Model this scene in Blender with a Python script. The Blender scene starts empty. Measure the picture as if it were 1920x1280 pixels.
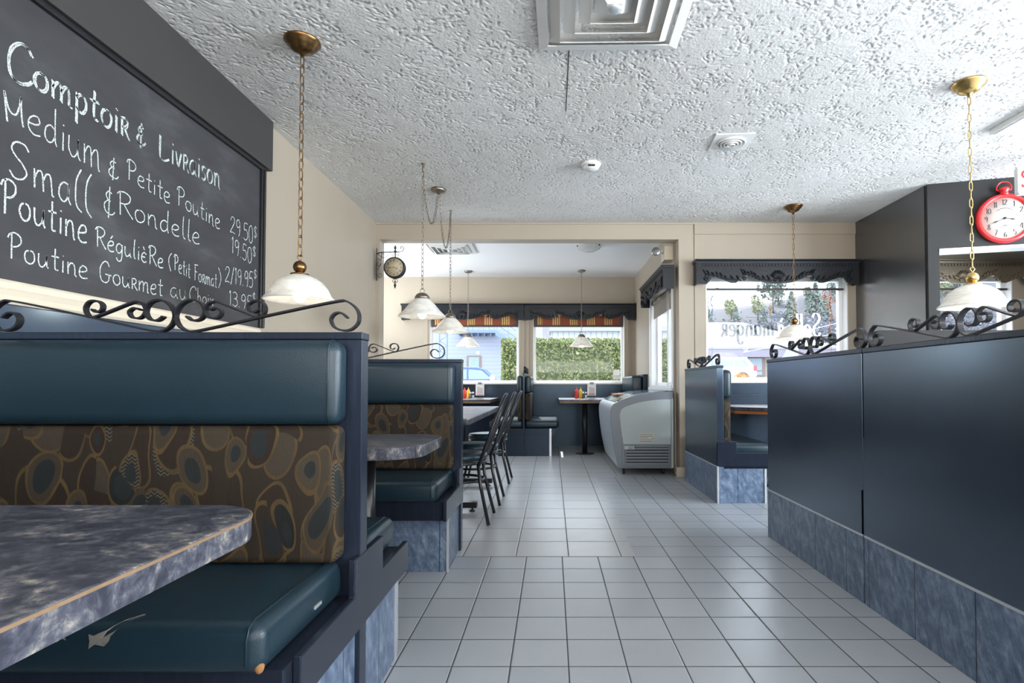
import bpy, bmesh, math, random
import numpy as np
from mathutils import Vector, Matrix
random.seed(7)
sc = bpy.context.scene
COL = sc.collection
PI = math.pi

# ------------------------------------------------------------------ camera
cam_d = bpy.data.cameras.new('camera'); cam = bpy.data.objects.new('camera', cam_d); COL.objects.link(cam)
cam.location = (0, 0, 1.0); cam.rotation_euler = (math.radians(91.4), 0, 0)
cam_d.sensor_width = 36; cam_d.lens = 19.33
cam_d.shift_x = -0.03906; cam_d.shift_y = 0.02906
cam_d.clip_start = 0.02; cam_d.clip_end = 500
sc.camera = cam
sc.view_settings.view_transform = 'Standard'; sc.view_settings.look = 'None'
sc.view_settings.gamma = 1.0; sc.view_settings.exposure = 0.24; sc.view_settings.use_curve_mapping = False

# ------------------------------------------------------------------ sky, sun, daylight from the right windows, added fill lights
world = bpy.data.worlds.new('sky'); sc.world = world; world.use_nodes = True
wn = world.node_tree; wn.nodes.clear()
w_out = wn.nodes.new('ShaderNodeOutputWorld'); w_bg = wn.nodes.new('ShaderNodeBackground')
w_tc = wn.nodes.new('ShaderNodeTexCoord'); w_sx = wn.nodes.new('ShaderNodeSeparateXYZ'); w_cr = wn.nodes.new('ShaderNodeValToRGB')
wn.links.new(w_tc.outputs['Generated'], w_sx.inputs[0]); wn.links.new(w_sx.outputs['Z'], w_cr.inputs[0])
w_cr.color_ramp.elements[0].position = 0.0; w_cr.color_ramp.elements[0].color = (0.95, 0.98, 1.0, 1)
w_cr.color_ramp.elements[1].position = 0.7; w_cr.color_ramp.elements[1].color = (0.70, 0.83, 1.0, 1)
wn.links.new(w_cr.outputs[0], w_bg.inputs[0]); w_bg.inputs[1].default_value = 4.8
wn.links.new(w_bg.outputs[0], w_out.inputs[0])

def sun(d, energy, col):
    l = bpy.data.lights.new('sun', 'SUN'); l.energy = energy; l.angle = math.radians(0.8); l.color = col
    o = bpy.data.objects.new('sun', l); COL.objects.link(o)
    o.rotation_euler = Vector(d).to_track_quat('Z', 'Y').to_euler(); o.location = (5, 20, 20)
sun((-0.10, 1.0, 1.3), 9.0, (1.0, 0.95, 0.86))

def area(name, loc, direction, sx, sy, power, col):
    l = bpy.data.lights.new(name, 'AREA'); l.shape = 'RECTANGLE'; l.size = sx; l.size_y = sy; l.energy = power; l.color = col
    o = bpy.data.objects.new(name, l); COL.objects.link(o); o.location = loc
    o.rotation_euler = Vector(direction).to_track_quat('-Z', 'Y').to_euler()
area('rear_fill_light', (1.9, -2.78, 1.68), (0, 1, 2.8), 6.6, 1.4, 345, (1.0, 0.955, 0.89))  # added rear fill light, tilted up to brighten the ceiling
area('daylight_right_windows', (5.88, 1.0, 1.65), (-1, 0, 0.5), 5.6, 1.3, 600, (0.76, 0.88, 1.0))
area('alcove_fill_light', (-3.55, 7.3, 1.62), (1, -0.3, 3.0), 1.7, 1.25, 115, (0.86, 0.93, 1.0))  # added fill light, out of view, to brighten the alcove

# ------------------------------------------------------------------ node helpers
class NT:
    def __init__(s, name):
        s.mat = bpy.data.materials.new(name); s.mat.use_nodes = True
        s.t = s.mat.node_tree; s.t.nodes.clear()
        s.out = s.t.nodes.new('ShaderNodeOutputMaterial')
    def n(s, typ, props=None, **inp):
        nd = s.t.nodes.new(typ)
        for k, v in (props or {}).items(): setattr(nd, k, v)
        for k, v in inp.items(): s.set(nd, k.replace('_', ' ') if k.replace('_', ' ') in nd.inputs else k, v)
        return nd
    def set(s, nd, k, v):
        sock = nd.inputs[k]
        if hasattr(v, 'is_output') or isinstance(v, bpy.types.NodeSocket): s.t.links.new(v, sock)
        else:
            if isinstance(v, tuple) and len(v) == 3 and sock.type == 'RGBA': v = v + (1,)
            sock.default_value = v
    def math(s, op, a, b=0.0, c=0.0):
        nd = s.t.nodes.new('ShaderNodeMath'); nd.operation = op
        for i, v in enumerate((a, b, c)):
            if i < len(nd.inputs): s.set(nd, i, v)
        return nd.outputs[0]
    def mix(s, f, a, b):
        nd = s.t.nodes.new('ShaderNodeMix'); nd.data_type = 'RGBA'
        s.set(nd, 0, f); s.set(nd, 6, a if not isinstance(a, tuple) else a + (1,)); s.set(nd, 7, b if not isinstance(b, tuple) else b + (1,))
        return nd.outputs[2]
    def obj(s): return s.n('ShaderNodeTexCoord').outputs['Object']
    def sep(s, v): return s.n('ShaderNodeSeparateXYZ', None, Vector=v).outputs
    def comb(s, x, y, z=0.0):
        nd = s.t.nodes.new('ShaderNodeCombineXYZ')
        for i, v in enumerate((x, y, z)): s.set(nd, i, v)
        return nd.outputs[0]
    def map(s, v, sc=(1, 1, 1), rot=(0, 0, 0)):
        nd = s.n('ShaderNodeMapping', None, Vector=v); nd.inputs['Scale'].default_value = sc; nd.inputs['Rotation'].default_value = rot
        return nd.outputs[0]
    def noise(s, v, scale, detail=3, rough=0.55, dist=0.0):
        return s.n('ShaderNodeTexNoise', None, Vector=v, Scale=scale, Detail=detail, Roughness=rough, Distortion=dist).outputs[0]
    def ramp(s, f, *stops):
        nd = s.t.nodes.new('ShaderNodeValToRGB'); s.set(nd, 0, f); e = nd.color_ramp.elements
        while len(e) < len(stops): e.new(0.5)
        for el, (p, c) in zip(e, stops):
            el.position = p; el.color = (c if isinstance(c, tuple) else (c, c, c)) + (1,)
        return nd.outputs[0]
    def bump(s, h, strength=0.3, dist=0.01):
        return s.n('ShaderNodeBump', None, Height=h, Strength=strength, Distance=dist).outputs[0]
    def bsdf(s, col, rough=0.5, metal=0.0, spec=0.5, normal=None, **kw):
        b = s.n('ShaderNodeBsdfPrincipled'); s.set(b, 'Base Color', col); s.set(b, 'Roughness', rough); s.set(b, 'Metallic', metal)
        s.set(b, 'Specular IOR Level', spec)
        if normal is not None: s.set(b, 'Normal', normal)
        for k, v in kw.items(): s.set(b, k.replace('_', ' '), v)
        s.t.links.new(b.outputs[0], s.out.inputs[0]); return s.mat

def plain(name, col, rough=0.5, metal=0.0, spec=0.5, var=0.12, scale=6.0, bump=0.0, bscale=120.0, **kw):
    m = NT(name); v = m.obj(); f = m.noise(v, scale, 4)
    c = m.mix(f, tuple(x * (1 - var) for x in col), tuple(min(1, x * (1 + var)) for x in col))
    nrm = m.bump(m.noise(v, bscale, 2), bump, 0.002) if bump else None
    return m.bsdf(c, rough, metal, spec, nrm, **kw)

# ------------------------------------------------------------------ materials
def mat_ceiling():
    m = NT('stomped_plaster'); v = m.obj()
    c = m.ramp(m.noise(v, 0.9, 4), (0.35, (0.64, 0.62, 0.585)), (0.62, (0.73, 0.715, 0.69)))
    h = m.math('ADD', m.noise(v, 60, 3, 0.6), m.math('MULTIPLY', m.noise(v, 9, 2), 1.5))
    return m.bsdf(c, 0.7, 0, 0.25, m.bump(h, 0.6, 0.006))

def mat_tile(name, size, ox, oy, c0, c1):
    m = NT(name); v = m.obj(); x, y, z = m.sep(v)
    u = m.math('DIVIDE', m.math('SUBTRACT', x, ox), size); w = m.math('DIVIDE', m.math('SUBTRACT', y, oy), size)
    fu, fw = m.math('FRACT', u), m.math('FRACT', w)
    g = 0.0042 / size
    ed = m.math('MINIMUM', m.math('MINIMUM', fu, m.math('SUBTRACT', 1.0, fu)), m.math('MINIMUM', fw, m.math('SUBTRACT', 1.0, fw)))
    grout = m.math('LESS_THAN', ed, g * 0.5)
    cell = m.n('ShaderNodeTexWhiteNoise', {'noise_dimensions': '2D'}, Vector=m.comb(m.math('FLOOR', u), m.math('FLOOR', w))).outputs['Value']
    n1 = m.noise(v, 9, 4); n2 = m.noise(v, 160, 2)
    f = m.math('ADD', m.math('MULTIPLY', cell, 0.5), m.math('MULTIPLY', n1, 0.5))
    c = m.mix(f, c0, c1)
    c = m.mix(m.ramp(n2, (0.25, 0.35), (0.4, 0.0)), c, tuple(k * 0.6 for k in c0))
    c = m.mix(grout, c, (0.035, 0.034, 0.036))
    r = m.math('ADD', m.math('MULTIPLY', n1, 0.14), m.math('ADD', 0.25, m.math('MULTIPLY', grout, 0.5)))
    hgt = m.ramp(ed, (0.0, 0.0), (g * 0.5, 0.1), (g * 1.3, 1.0))
    return m.bsdf(c, r, 0, 0.55, m.bump(m.math('ADD', hgt, m.math('MULTIPLY', n1, 0.25)), 0.5, 0.003))

def mat_satin():
    m = NT('satin_charcoal_paint'); v = m.obj()
    c = m.mix(m.noise(v, 1.3, 4), (0.036, 0.036, 0.038), (0.044, 0.044, 0.046))
    return m.bsdf(c, 0.26, 0, 0.5, m.bump(m.noise(v, 140, 2), 0.25, 0.002), IOR=2.3)

def mat_paint(name, c, var=0.05, rough=0.45, spec=0.4):
    m = NT(name); v = m.obj()
    col = m.mix(m.noise(v, 1.3, 4), tuple(k * (1 - var) for k in c), tuple(min(1, k * (1 + var)) for k in c))
    return m.bsdf(col, rough, 0, spec, m.bump(m.noise(v, 140, 2), 0.12, 0.002))

def mat_laminate(name='navy_laminate', c0=(0.014, 0.018, 0.030), c1=(0.021, 0.027, 0.044), rough=0.17, ior=1.5):
    m = NT(name); v = m.obj(); x, y, z = m.sep(v)
    grain = m.noise(m.comb(m.math('MULTIPLY', x, 60), m.math('MULTIPLY', y, 60), m.math('MULTIPLY', z, 4)), 1.4, 5, 0.65)
    c = m.mix(m.ramp(grain, (0.3, 0.0), (0.7, 1.0)), c0, c1)
    smudge = m.noise(m.map(v, (2, 2, 1)), 1.1, 3)
    r = m.math('ADD', rough, m.math('ADD', m.math('MULTIPLY', grain, 0.03), m.math('MULTIPLY', smudge, 0.08)))
    return m.bsdf(c, r, 0, 0.5, m.bump(grain, 0.006, 0.001), IOR=ior, Specular_Tint=(0.55, 0.77, 1.0, 1))  # the blue of the window light is put into the specular tint

def mat_kick():
    m = NT('slate_blue_tile'); v = m.obj(); x, y, z = m.sep(v)
    u = m.math('ADD', x, y)
    p = m.comb(m.math('ADD', m.math('MULTIPLY', u, 26), m.math('MULTIPLY', z, 10)), m.math('SUBTRACT', m.math('MULTIPLY', z, 8), m.math('MULTIPLY', u, 4)))
    n1 = m.noise(p, 0.9, 5, 0.7, 1.2); n2 = m.noise(v, 24, 4, 0.65)
    f = m.math('ADD', m.math('MULTIPLY', n1, 0.6), m.math('MULTIPLY', n2, 0.4))
    c = m.ramp(f, (0.32, (0.048, 0.070, 0.115)), (0.48, (0.105, 0.148, 0.225)), (0.60, (0.20, 0.26, 0.35)), (0.70, (0.38, 0.44, 0.52)))
    fr = m.math('FRACT', m.math('DIVIDE', u, 0.312)); seam = m.math('LESS_THAN', fr, 0.014)
    c = m.mix(seam, c, (0.015, 0.02, 0.03))
    return m.bsdf(c, 0.36, 0, 0.5, m.bump(f, 0.15, 0.003))

def mat_vinyl(name='teal_vinyl', c0=(0.0095, 0.0225, 0.033), c1=(0.0145, 0.033, 0.046)):
    m = NT(name); v = m.obj()
    c = m.mix(m.noise(v, 3.5, 4), c0, c1)
    h = m.math('ADD', m.n('ShaderNodeTexVoronoi', None, Vector=v, Scale=420.0).outputs['Distance'], m.math('MULTIPLY', m.noise(v, 7, 3), 3.0))
    return m.bsdf(c, 0.29, 0, 0.40, m.bump(h, 0.11, 0.004))

def mat_tapestry():
    m = NT('swirl_tapestry'); v = m.obj(); x, y, z = m.sep(v)
    u0 = m.math('ADD', x, m.math('MULTIPLY', y, 0.8))
    p0 = m.comb(m.math('MULTIPLY', u0, 1.15), z)
    wp = m.n('ShaderNodeTexNoise', None, Vector=p0, Scale=4.0, Detail=1.0).outputs['Color']
    s1 = m.n('ShaderNodeVectorMath', {'operation': 'SCALE'}); m.set(s1, 0, wp); s1.inputs['Scale'].default_value = 0.16
    a1 = m.n('ShaderNodeVectorMath', {'operation': 'ADD'}); m.set(a1, 0, p0); m.set(a1, 1, s1.outputs[0])
    p = a1.outputs[0]
    kw = {'voronoi_dimensions': '2D'}
    def ovals(rot, sc, scale, rnd):
        q = m.map(p, sc, (0, 0, rot)); f = m.n('ShaderNodeTexVoronoi', kw, Vector=q, Scale=scale * 1.38, Randomness=rnd)
        return f.outputs['Distance'], m.sep(f.outputs['Color'])
    dA, (rA, gA, bA_) = ovals(0.55, (1.0, 0.62, 1), 7.4, 0.8)
    dB, (rB, gB, bB_) = ovals(-0.75, (1.15, 0.66, 1), 6.6, 0.9)
    fillA = m.ramp(rA, (0.0, (0.019, 0.010, 0.006)), (0.36, (0.024, 0.015, 0.009)), (0.40, (0.044, 0.033, 0.021)), (0.66, (0.050, 0.038, 0.024)), (0.70, (0.009, 0.011, 0.012)), (1.0, (0.012, 0.014, 0.014)))
    for nd in m.t.nodes:
        if nd.type == 'VALTORGB' and nd.outputs[0] == fillA: nd.color_ramp.interpolation = 'CONSTANT'
    zz = m.math('ABSOLUTE', m.math('SUBTRACT', m.math('FRACT', m.math('MULTIPLY', u0, 55)), 0.5))
    hb = m.math('GREATER_THAN', m.math('FRACT', m.math('ADD', m.math('MULTIPLY', z, 95), m.math('MULTIPLY', zz, 1.6))), 0.5)
    herring = m.mix(hb, (0.010, 0.010, 0.010), (0.085, 0.070, 0.048))
    gold = m.mix(m.noise(p, 9, 2), (0.036, 0.023, 0.011), (0.125, 0.078, 0.026))
    inside = lambda d, t: m.math('LESS_THAN', d, t)
    c = m.mix(m.math('GREATER_THAN', bB_, 0.86), (0.024, 0.016, 0.010), herring)
    tB_ = m.math('ADD', 0.43, m.math('MULTIPLY', gB, 0.14))
    c = m.mix(m.math('MULTIPLY', inside(dB, tB_), m.math('GREATER_THAN', rB, 0.08)), c, gold)
    c = m.mix(m.math('MULTIPLY', inside(dB, m.math('SUBTRACT', tB_, 0.065)), m.math('GREATER_THAN', rB, 0.08)), c, m.mix(m.math('GREATER_THAN', gB, 0.5), (0.046, 0.035, 0.023), (0.022, 0.013, 0.008)))
    fillA = m.mix(m.math('GREATER_THAN', rA, 0.84), fillA, herring)
    tA_ = m.math('ADD', 0.35, m.math('MULTIPLY', gA, 0.17)); onA = m.math('GREATER_THAN', bA_, 0.25)
    c = m.mix(m.math('MULTIPLY', inside(dA, tA_), onA), c, gold)
    c = m.mix(m.math('MULTIPLY', inside(dA, m.math('SUBTRACT', tA_, 0.06)), onA), c, fillA)
    c = m.mix(m.math('MULTIPLY', inside(dA, m.math('SUBTRACT', tA_, 0.20)), onA), c, (0.013, 0.017, 0.018))
    e1 = dA
    weave = m.noise(m.comb(m.math('MULTIPLY', u0, 300), m.math('MULTIPLY', z, 40)), 1.0, 2)
    c = m.mix(m.math('MULTIPLY', weave, 0.45), c, (0.022, 0.018, 0.014))
    return m.bsdf(c, 0.75, 0, 0.25, m.bump(m.math('ADD', weave, m.math('MULTIPLY', e1, 2.0)), 0.25, 0.003))

def mat_tabletop():
    m = NT('mottled_slate_laminate'); v = m.obj()
    n1 = m.noise(v, 46, 5, 0.72, 0.5); n2 = m.noise(m.map(v, (1, 1.4, 1), (0, 0, 0.6)), 9, 5, 0.7, 0.8)
    f = m.math('ADD', m.math('MULTIPLY', n1, 0.42), m.math('MULTIPLY', n2, 0.58))
    c = m.ramp(f, (0.34, (0.020, 0.021, 0.029)), (0.46, (0.042, 0.044, 0.060)), (0.53, (0.080, 0.082, 0.104)), (0.585, (0.18, 0.17, 0.165)), (0.66, (0.52, 0.46, 0.37)))
    return m.bsdf(c, 0.34, 0, 0.35)

def mat_shade():
    m = NT('alabaster_glass'); v = m.obj()
    f = m.ramp(m.noise(m.map(v, (3, 3, 10)), 1.6, 5, 0.65, 1.5), (0.35, (0.74, 0.72, 0.66)), (0.6, (0.90, 0.90, 0.88)))
    b = m.n('ShaderNodeBsdfPrincipled'); m.set(b, 'Base Color', f); b.inputs['Roughness'].default_value = 0.22
    t = m.n('ShaderNodeBsdfTranslucent'); m.set(t, 'Color', f)
    mx = m.n('ShaderNodeMixShader'); mx.inputs[0].default_value = 0.42
    m.t.links.new(b.outputs[0], mx.inputs[1]); m.t.links.new(t.outputs[0], mx.inputs[2]); m.t.links.new(mx.outputs[0], m.out.inputs[0])
    return m.mat

def mat_glass(name='window_glass', tint=(0.97, 0.99, 1.0), refl=1.0):
    m = NT(name); t = m.n('ShaderNodeBsdfTransparent'); m.set(t, 'Color', tint)
    g = m.n('ShaderNodeBsdfGlossy'); g.inputs['Roughness'].default_value = 0.02
    fr = m.math('ADD', 0.035, m.math('MULTIPLY', 0.8, m.math('POWER', m.n('ShaderNodeLayerWeight').outputs['Facing'], 5.0)))
    smear = m.noise(m.obj(), 3.0, 3)
    f = m.math('MULTIPLY', fr, m.math('MULTIPLY', m.math('ADD', 0.8, m.math('MULTIPLY', smear, 0.2)), refl))
    mx = m.n('ShaderNodeMixShader'); m.set(mx, 0, f)
    m.t.links.new(t.outputs[0], mx.inputs[1]); m.t.links.new(g.outputs[0], mx.inputs[2]); m.t.links.new(mx.outputs[0], m.out.inputs[0])
    return m.mat

def mat_etch(name, c, clear):
    m = NT(name); t = m.n('ShaderNodeBsdfTransparent'); d = m.n('ShaderNodeBsdfTranslucent'); m.set(d, 'Color', c)
    f = m.ramp(m.noise(m.obj(), 30, 2), (0.3, clear - 0.1), (0.7, clear + 0.1))
    mx = m.n('ShaderNodeMixShader'); m.set(mx, 0, f); m.t.links.new(d.outputs[0], mx.inputs[1]); m.t.links.new(t.outputs[0], mx.inputs[2]); m.t.links.new(mx.outputs[0], m.out.inputs[0])
    return m.mat

def mat_emit(name, col, s):
    m = NT(name); e = m.n('ShaderNodeEmission'); m.set(e, 'Color', col); e.inputs[1].default_value = s
    m.t.links.new(e.outputs[0], m.out.inputs[0]); return m.mat

def mat_lines(name, c0, c1, axis, period, width, rough=0.6):
    m = NT(name); s = m.sep(m.obj()); k = s['XYZ'.index(axis)]
    f = m.math('LESS_THAN', m.math('FRACT', m.math('DIVIDE', k, period)), width)
    return m.bsdf(m.mix(f, c0, c1), rough, 0, 0.3)

def mat_brick():
    m = NT('buff_brick'); x, y, z = m.sep(m.obj())
    br = m.n('ShaderNodeTexBrick', None, Vector=m.comb(x, z), Scale=1.0, Color1=(0.34, 0.30, 0.25), Color2=(0.40, 0.36, 0.31), Mortar=(0.20, 0.18, 0.16))
    br.inputs['Brick Width'].default_value = 0.34; br.inputs['Row Height'].default_value = 0.16; br.inputs['Mortar Size'].default_value = 0.016
    return m.bsdf(br.outputs[0], 0.8, 0, 0.2)

def mat_chalkboard():
    m = NT('chalkboard_slate'); v = m.obj()
    f = m.noise(m.map(v, (1, 1, 2.2)), 2.4, 5, 0.6)
    c = m.ramp(f, (0.3, (0.036, 0.035, 0.038)), (0.55, (0.048, 0.047, 0.050)), (0.72, (0.078, 0.077, 0.082)))
    return m.bsdf(c, 0.55, 0, 0.35)

def mat_chalk():
    m = NT('white_chalk'); v = m.obj()
    f = m.ramp(m.noise(v, 230, 2, 0.7), (0.40, 0.0), (0.54, 1.0))
    return m.bsdf(m.mix(f, (0.16, 0.17, 0.17), (0.72, 0.80, 0.75)), 0.95, 0, 0.1)

def mat_leaf(name, c0, c1, c2):
    m = NT(name); v = m.obj()
    c = m.ramp(m.noise(v, 5, 5, 0.7), (0.3, c0), (0.5, c1), (0.68, c2))
    return m.bsdf(c, 0.7, 0, 0.2)

def mat_blind():
    m = NT('woven_red_blind'); x, y, z = m.sep(m.obj())
    f = m.math('FRACT', m.math('DIVIDE', x, 0.29)); inband = m.math('LESS_THAN', f, 0.45)
    st = m.math('GREATER_THAN', m.math('FRACT', m.math('MULTIPLY', x, 28)), 0.42)
    c = m.mix(m.math('MULTIPLY', inband, st), (0.30, 0.085, 0.045), (0.78, 0.55, 0.20))
    sl = m.math('GREATER_THAN', m.math('FRACT', m.math('MULTIPLY', z, 90)), 0.25)
    return m.bsdf(m.mix(sl, (0.12, 0.04, 0.025), c), 0.7, 0, 0.2)

MT = dict(
    ceiling=mat_ceiling(), flatceil=mat_paint('smooth_white_ceiling', (0.80, 0.80, 0.80), 0.02, 0.6),
    tile=mat_tile('grey_quarry_tile', 0.2073, 0.059, 3.222, (0.325, 0.345, 0.375), (0.41, 0.432, 0.465)),  # grey tile with the blue of daylight put into its colour
    bigtile=mat_tile('large_grey_tile', 0.3085, 0.097, 3.228, (0.36, 0.365, 0.375), (0.455, 0.46, 0.47)),
    beige=mat_paint('beige_wall_paint', (0.375, 0.318, 0.248)), beigetrim=mat_paint('cream_trim_paint', (0.62, 0.54, 0.42), 0.05, 0.35),
    dark=mat_paint('charcoal_wall_paint', (0.040, 0.039, 0.039), 0.10, 0.65, 0.12), satin=mat_satin(), soffit=mat_paint('charcoal_band_paint', (0.046, 0.044, 0.043), 0.15, 0.55, 0.25),
    white=mat_paint('white_frame_paint', (0.80, 0.80, 0.80), 0.02, 0.35), navy=mat_laminate(), gloss=mat_laminate('polished_navy_panel', ior=2.25), kick=mat_kick(), vinyl=mat_vinyl(), tapestry=mat_tapestry(),
    rail=mat_laminate('dark_rail_laminate', (0.013, 0.015, 0.024), (0.018, 0.022, 0.034), 0.2),
    top=mat_tabletop(), wood=plain('raw_plywood_edge', (0.22, 0.14, 0.078), 0.6, var=0.25, scale=40),
    orangewood=plain('orange_oak_edge', (0.42, 0.13, 0.035), 0.4, var=0.25, scale=30),
    iron=plain('black_wrought_iron', (0.018, 0.018, 0.022), 0.36, 0.3, 0.5, bump=0.1), black=plain('black_enamel_steel', (0.012, 0.012, 0.014), 0.28),
    trim=plain('brushed_aluminium', (0.62, 0.64, 0.66), 0.35, 0.6), brass=plain('antique_brass', (0.22, 0.125, 0.05), 0.30, 1.0, var=0.3, scale=20),
    goldb=plain('bright_brass', (0.62, 0.42, 0.16), 0.28, 1.0, var=0.2, scale=20), nickel=plain('satin_nickel', (0.27, 0.235, 0.19), 0.34, 0.9), shade=mat_shade(),
    bulb=mat_emit('lit_bulb', (1.0, 0.95, 0.86), 5.0), glass=mat_glass(refl=0.22), board=mat_chalkboard(), chalk=mat_chalk(), frame=plain('black_frame_lacquer', (0.012, 0.012, 0.014), 0.3),
    vent=plain('grey_white_metal', (0.74, 0.73, 0.70), 0.42, 0.0, var=0.05), plastic=plain('white_plastic', (0.78, 0.78, 0.75), 0.4, var=0.03),
    fbody=plain('pale_grey_freezer_shell', (0.35, 0.39, 0.44), 0.3, var=0.05), fpanel=plain('sage_grey_freezer_panel', (0.41, 0.46, 0.46), 0.42, var=0.04),
    fband=plain('mid_grey_freezer_band', (0.19, 0.21, 0.24), 0.38, var=0.06), fdark=plain('dark_grille_gap', (0.015, 0.016, 0.02), 0.5),
    red=plain('red_enamel', (0.72, 0.028, 0.03), 0.25, var=0.05), dial=plain('ivory_dial', (0.56, 0.54, 0.49), 0.5, var=0.05), ink=plain('black_ink', (0.02, 0.02, 0.02), 0.6),
    agedial=plain('aged_dial', (0.42, 0.35, 0.23), 0.6, var=0.15, scale=15), carved=plain('carved_charcoal_wood', (0.011, 0.013, 0.017), 0.36, 0.0, 0.28, bump=0.9, bscale=75),
    carvedpl=plain('charcoal_wood', (0.012, 0.014, 0.019), 0.36, 0.0, 0.28), goldcarve=plain('carved_tarnished_gold', (0.20, 0.16, 0.11), 0.36, 0.5, 0.5, bump=0.9, bscale=75),
    blind=mat_blind(), rollblind=plain('taupe_roller_fabric', (0.26, 0.22, 0.18), 0.8), blindbar=plain('dark_blind_rail', (0.05, 0.035, 0.03), 0.5),
    ketchup=plain('ketchup_red', (0.75, 0.05, 0.03), 0.3), mustard=plain('mustard_yellow', (0.90, 0.55, 0.06), 0.3), paper=plain('white_card', (0.85, 0.84, 0.82), 0.7, var=0.02),
    pinkish=plain('printed_grey_pink', (0.62, 0.55, 0.55), 0.7), redprint=plain('printed_maroon', (0.35, 0.03, 0.06), 0.7), clearg=mat_glass('shaker_glass', (0.85, 0.87, 0.87), 1.2),
    salt=plain('white_salt', (0.86, 0.86, 0.84), 0.8), pepper=plain('grey_pepper', (0.16, 0.15, 0.14), 0.8), foam=plain('torn_grey_lining', (0.20, 0.18, 0.15), 0.9, var=0.3, scale=60),
    foamb=plain('orange_foam', (0.30, 0.14, 0.05), 0.9, var=0.4, scale=80), chrome=plain('chrome', (0.7, 0.7, 0.72), 0.12, 1.0, var=0.02),
    frost=mat_etch('lettering_backlit_grey', (0.07, 0.075, 0.08), 0.22), frostw=mat_etch('white_lettering', (0.85, 0.87, 0.90), 0.55), goldprint=plain('gold_lettering', (0.36, 0.21, 0.06), 0.5), orangeprint=plain('orange_lettering', (0.75, 0.32, 0.18), 0.6),  # same lettering twice; the grey copy carries its backlit darkening as colour
    siding=mat_lines('pale_blue_siding', (0.31, 0.33, 0.40), (0.23, 0.25, 0.32), 'Z', 0.28, 0.09), whitesid=mat_lines('white_ribbed_siding', (0.36, 0.38, 0.41), (0.22, 0.24, 0.26), 'X', 0.3, 0.16),
    brick=mat_brick(), roof=plain('white_metal_roof', (0.24, 0.24, 0.245), 0.6, var=0.08, scale=2), fascia=plain('lilac_fascia', (0.20, 0.18, 0.22), 0.6), asphalt=plain('pale_sunlit_asphalt', (0.32, 0.32, 0.33), 0.9),
    darkwin=plain('dark_window_glass', (0.20, 0.27, 0.32), 0.08), brownframe=plain('brown_window_frame', (0.20, 0.15, 0.13), 0.6), steel=plain('grey_blue_steel', (0.14, 0.19, 0.27), 0.6),
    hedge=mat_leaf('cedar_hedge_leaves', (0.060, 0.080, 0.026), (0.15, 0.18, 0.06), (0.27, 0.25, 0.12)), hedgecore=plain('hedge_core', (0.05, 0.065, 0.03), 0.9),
    truckblue=plain('blue_truck_paint', (0.05, 0.08, 0.20), 0.3), suvwhite=plain('white_car_paint', (0.46, 0.48, 0.53), 0.25), tyre=plain('grey_tyre', (0.06, 0.07, 0.08), 0.8), carglass=plain('car_glass', (0.18, 0.25, 0.42), 0.08), lampred=plain('tail_lamp_red', (0.75, 0.05, 0.08), 0.3),
    conifer=mat_leaf('pale_conifer', (0.10, 0.13, 0.11), (0.16, 0.19, 0.165), (0.22, 0.235, 0.19)), bare=mat_leaf('bare_brush', (0.075, 0.075, 0.09), (0.12, 0.12, 0.14), (0.17, 0.165, 0.165)), larch=mat_leaf('spring_green_scrub', (0.14, 0.15, 0.08), (0.22, 0.23, 0.13), (0.28, 0.28, 0.19)),  # distance haze is put into the pale conifer colours
    trunk=plain('grey_bark', (0.16, 0.14, 0.13), 0.9), hill=plain('hazy_hillside', (0.055, 0.055, 0.064), 0.95, var=0.25, scale=0.3), dryleaf=mat_leaf('dry_orange_shrub', (0.35, 0.16, 0.05), (0.70, 0.38, 0.14), (0.85, 0.62, 0.36)),
    wire=plain('pale_wire', (0.6, 0.6, 0.63), 0.6), cord=plain('white_cord', (0.75, 0.74, 0.72), 0.6),
)

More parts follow.
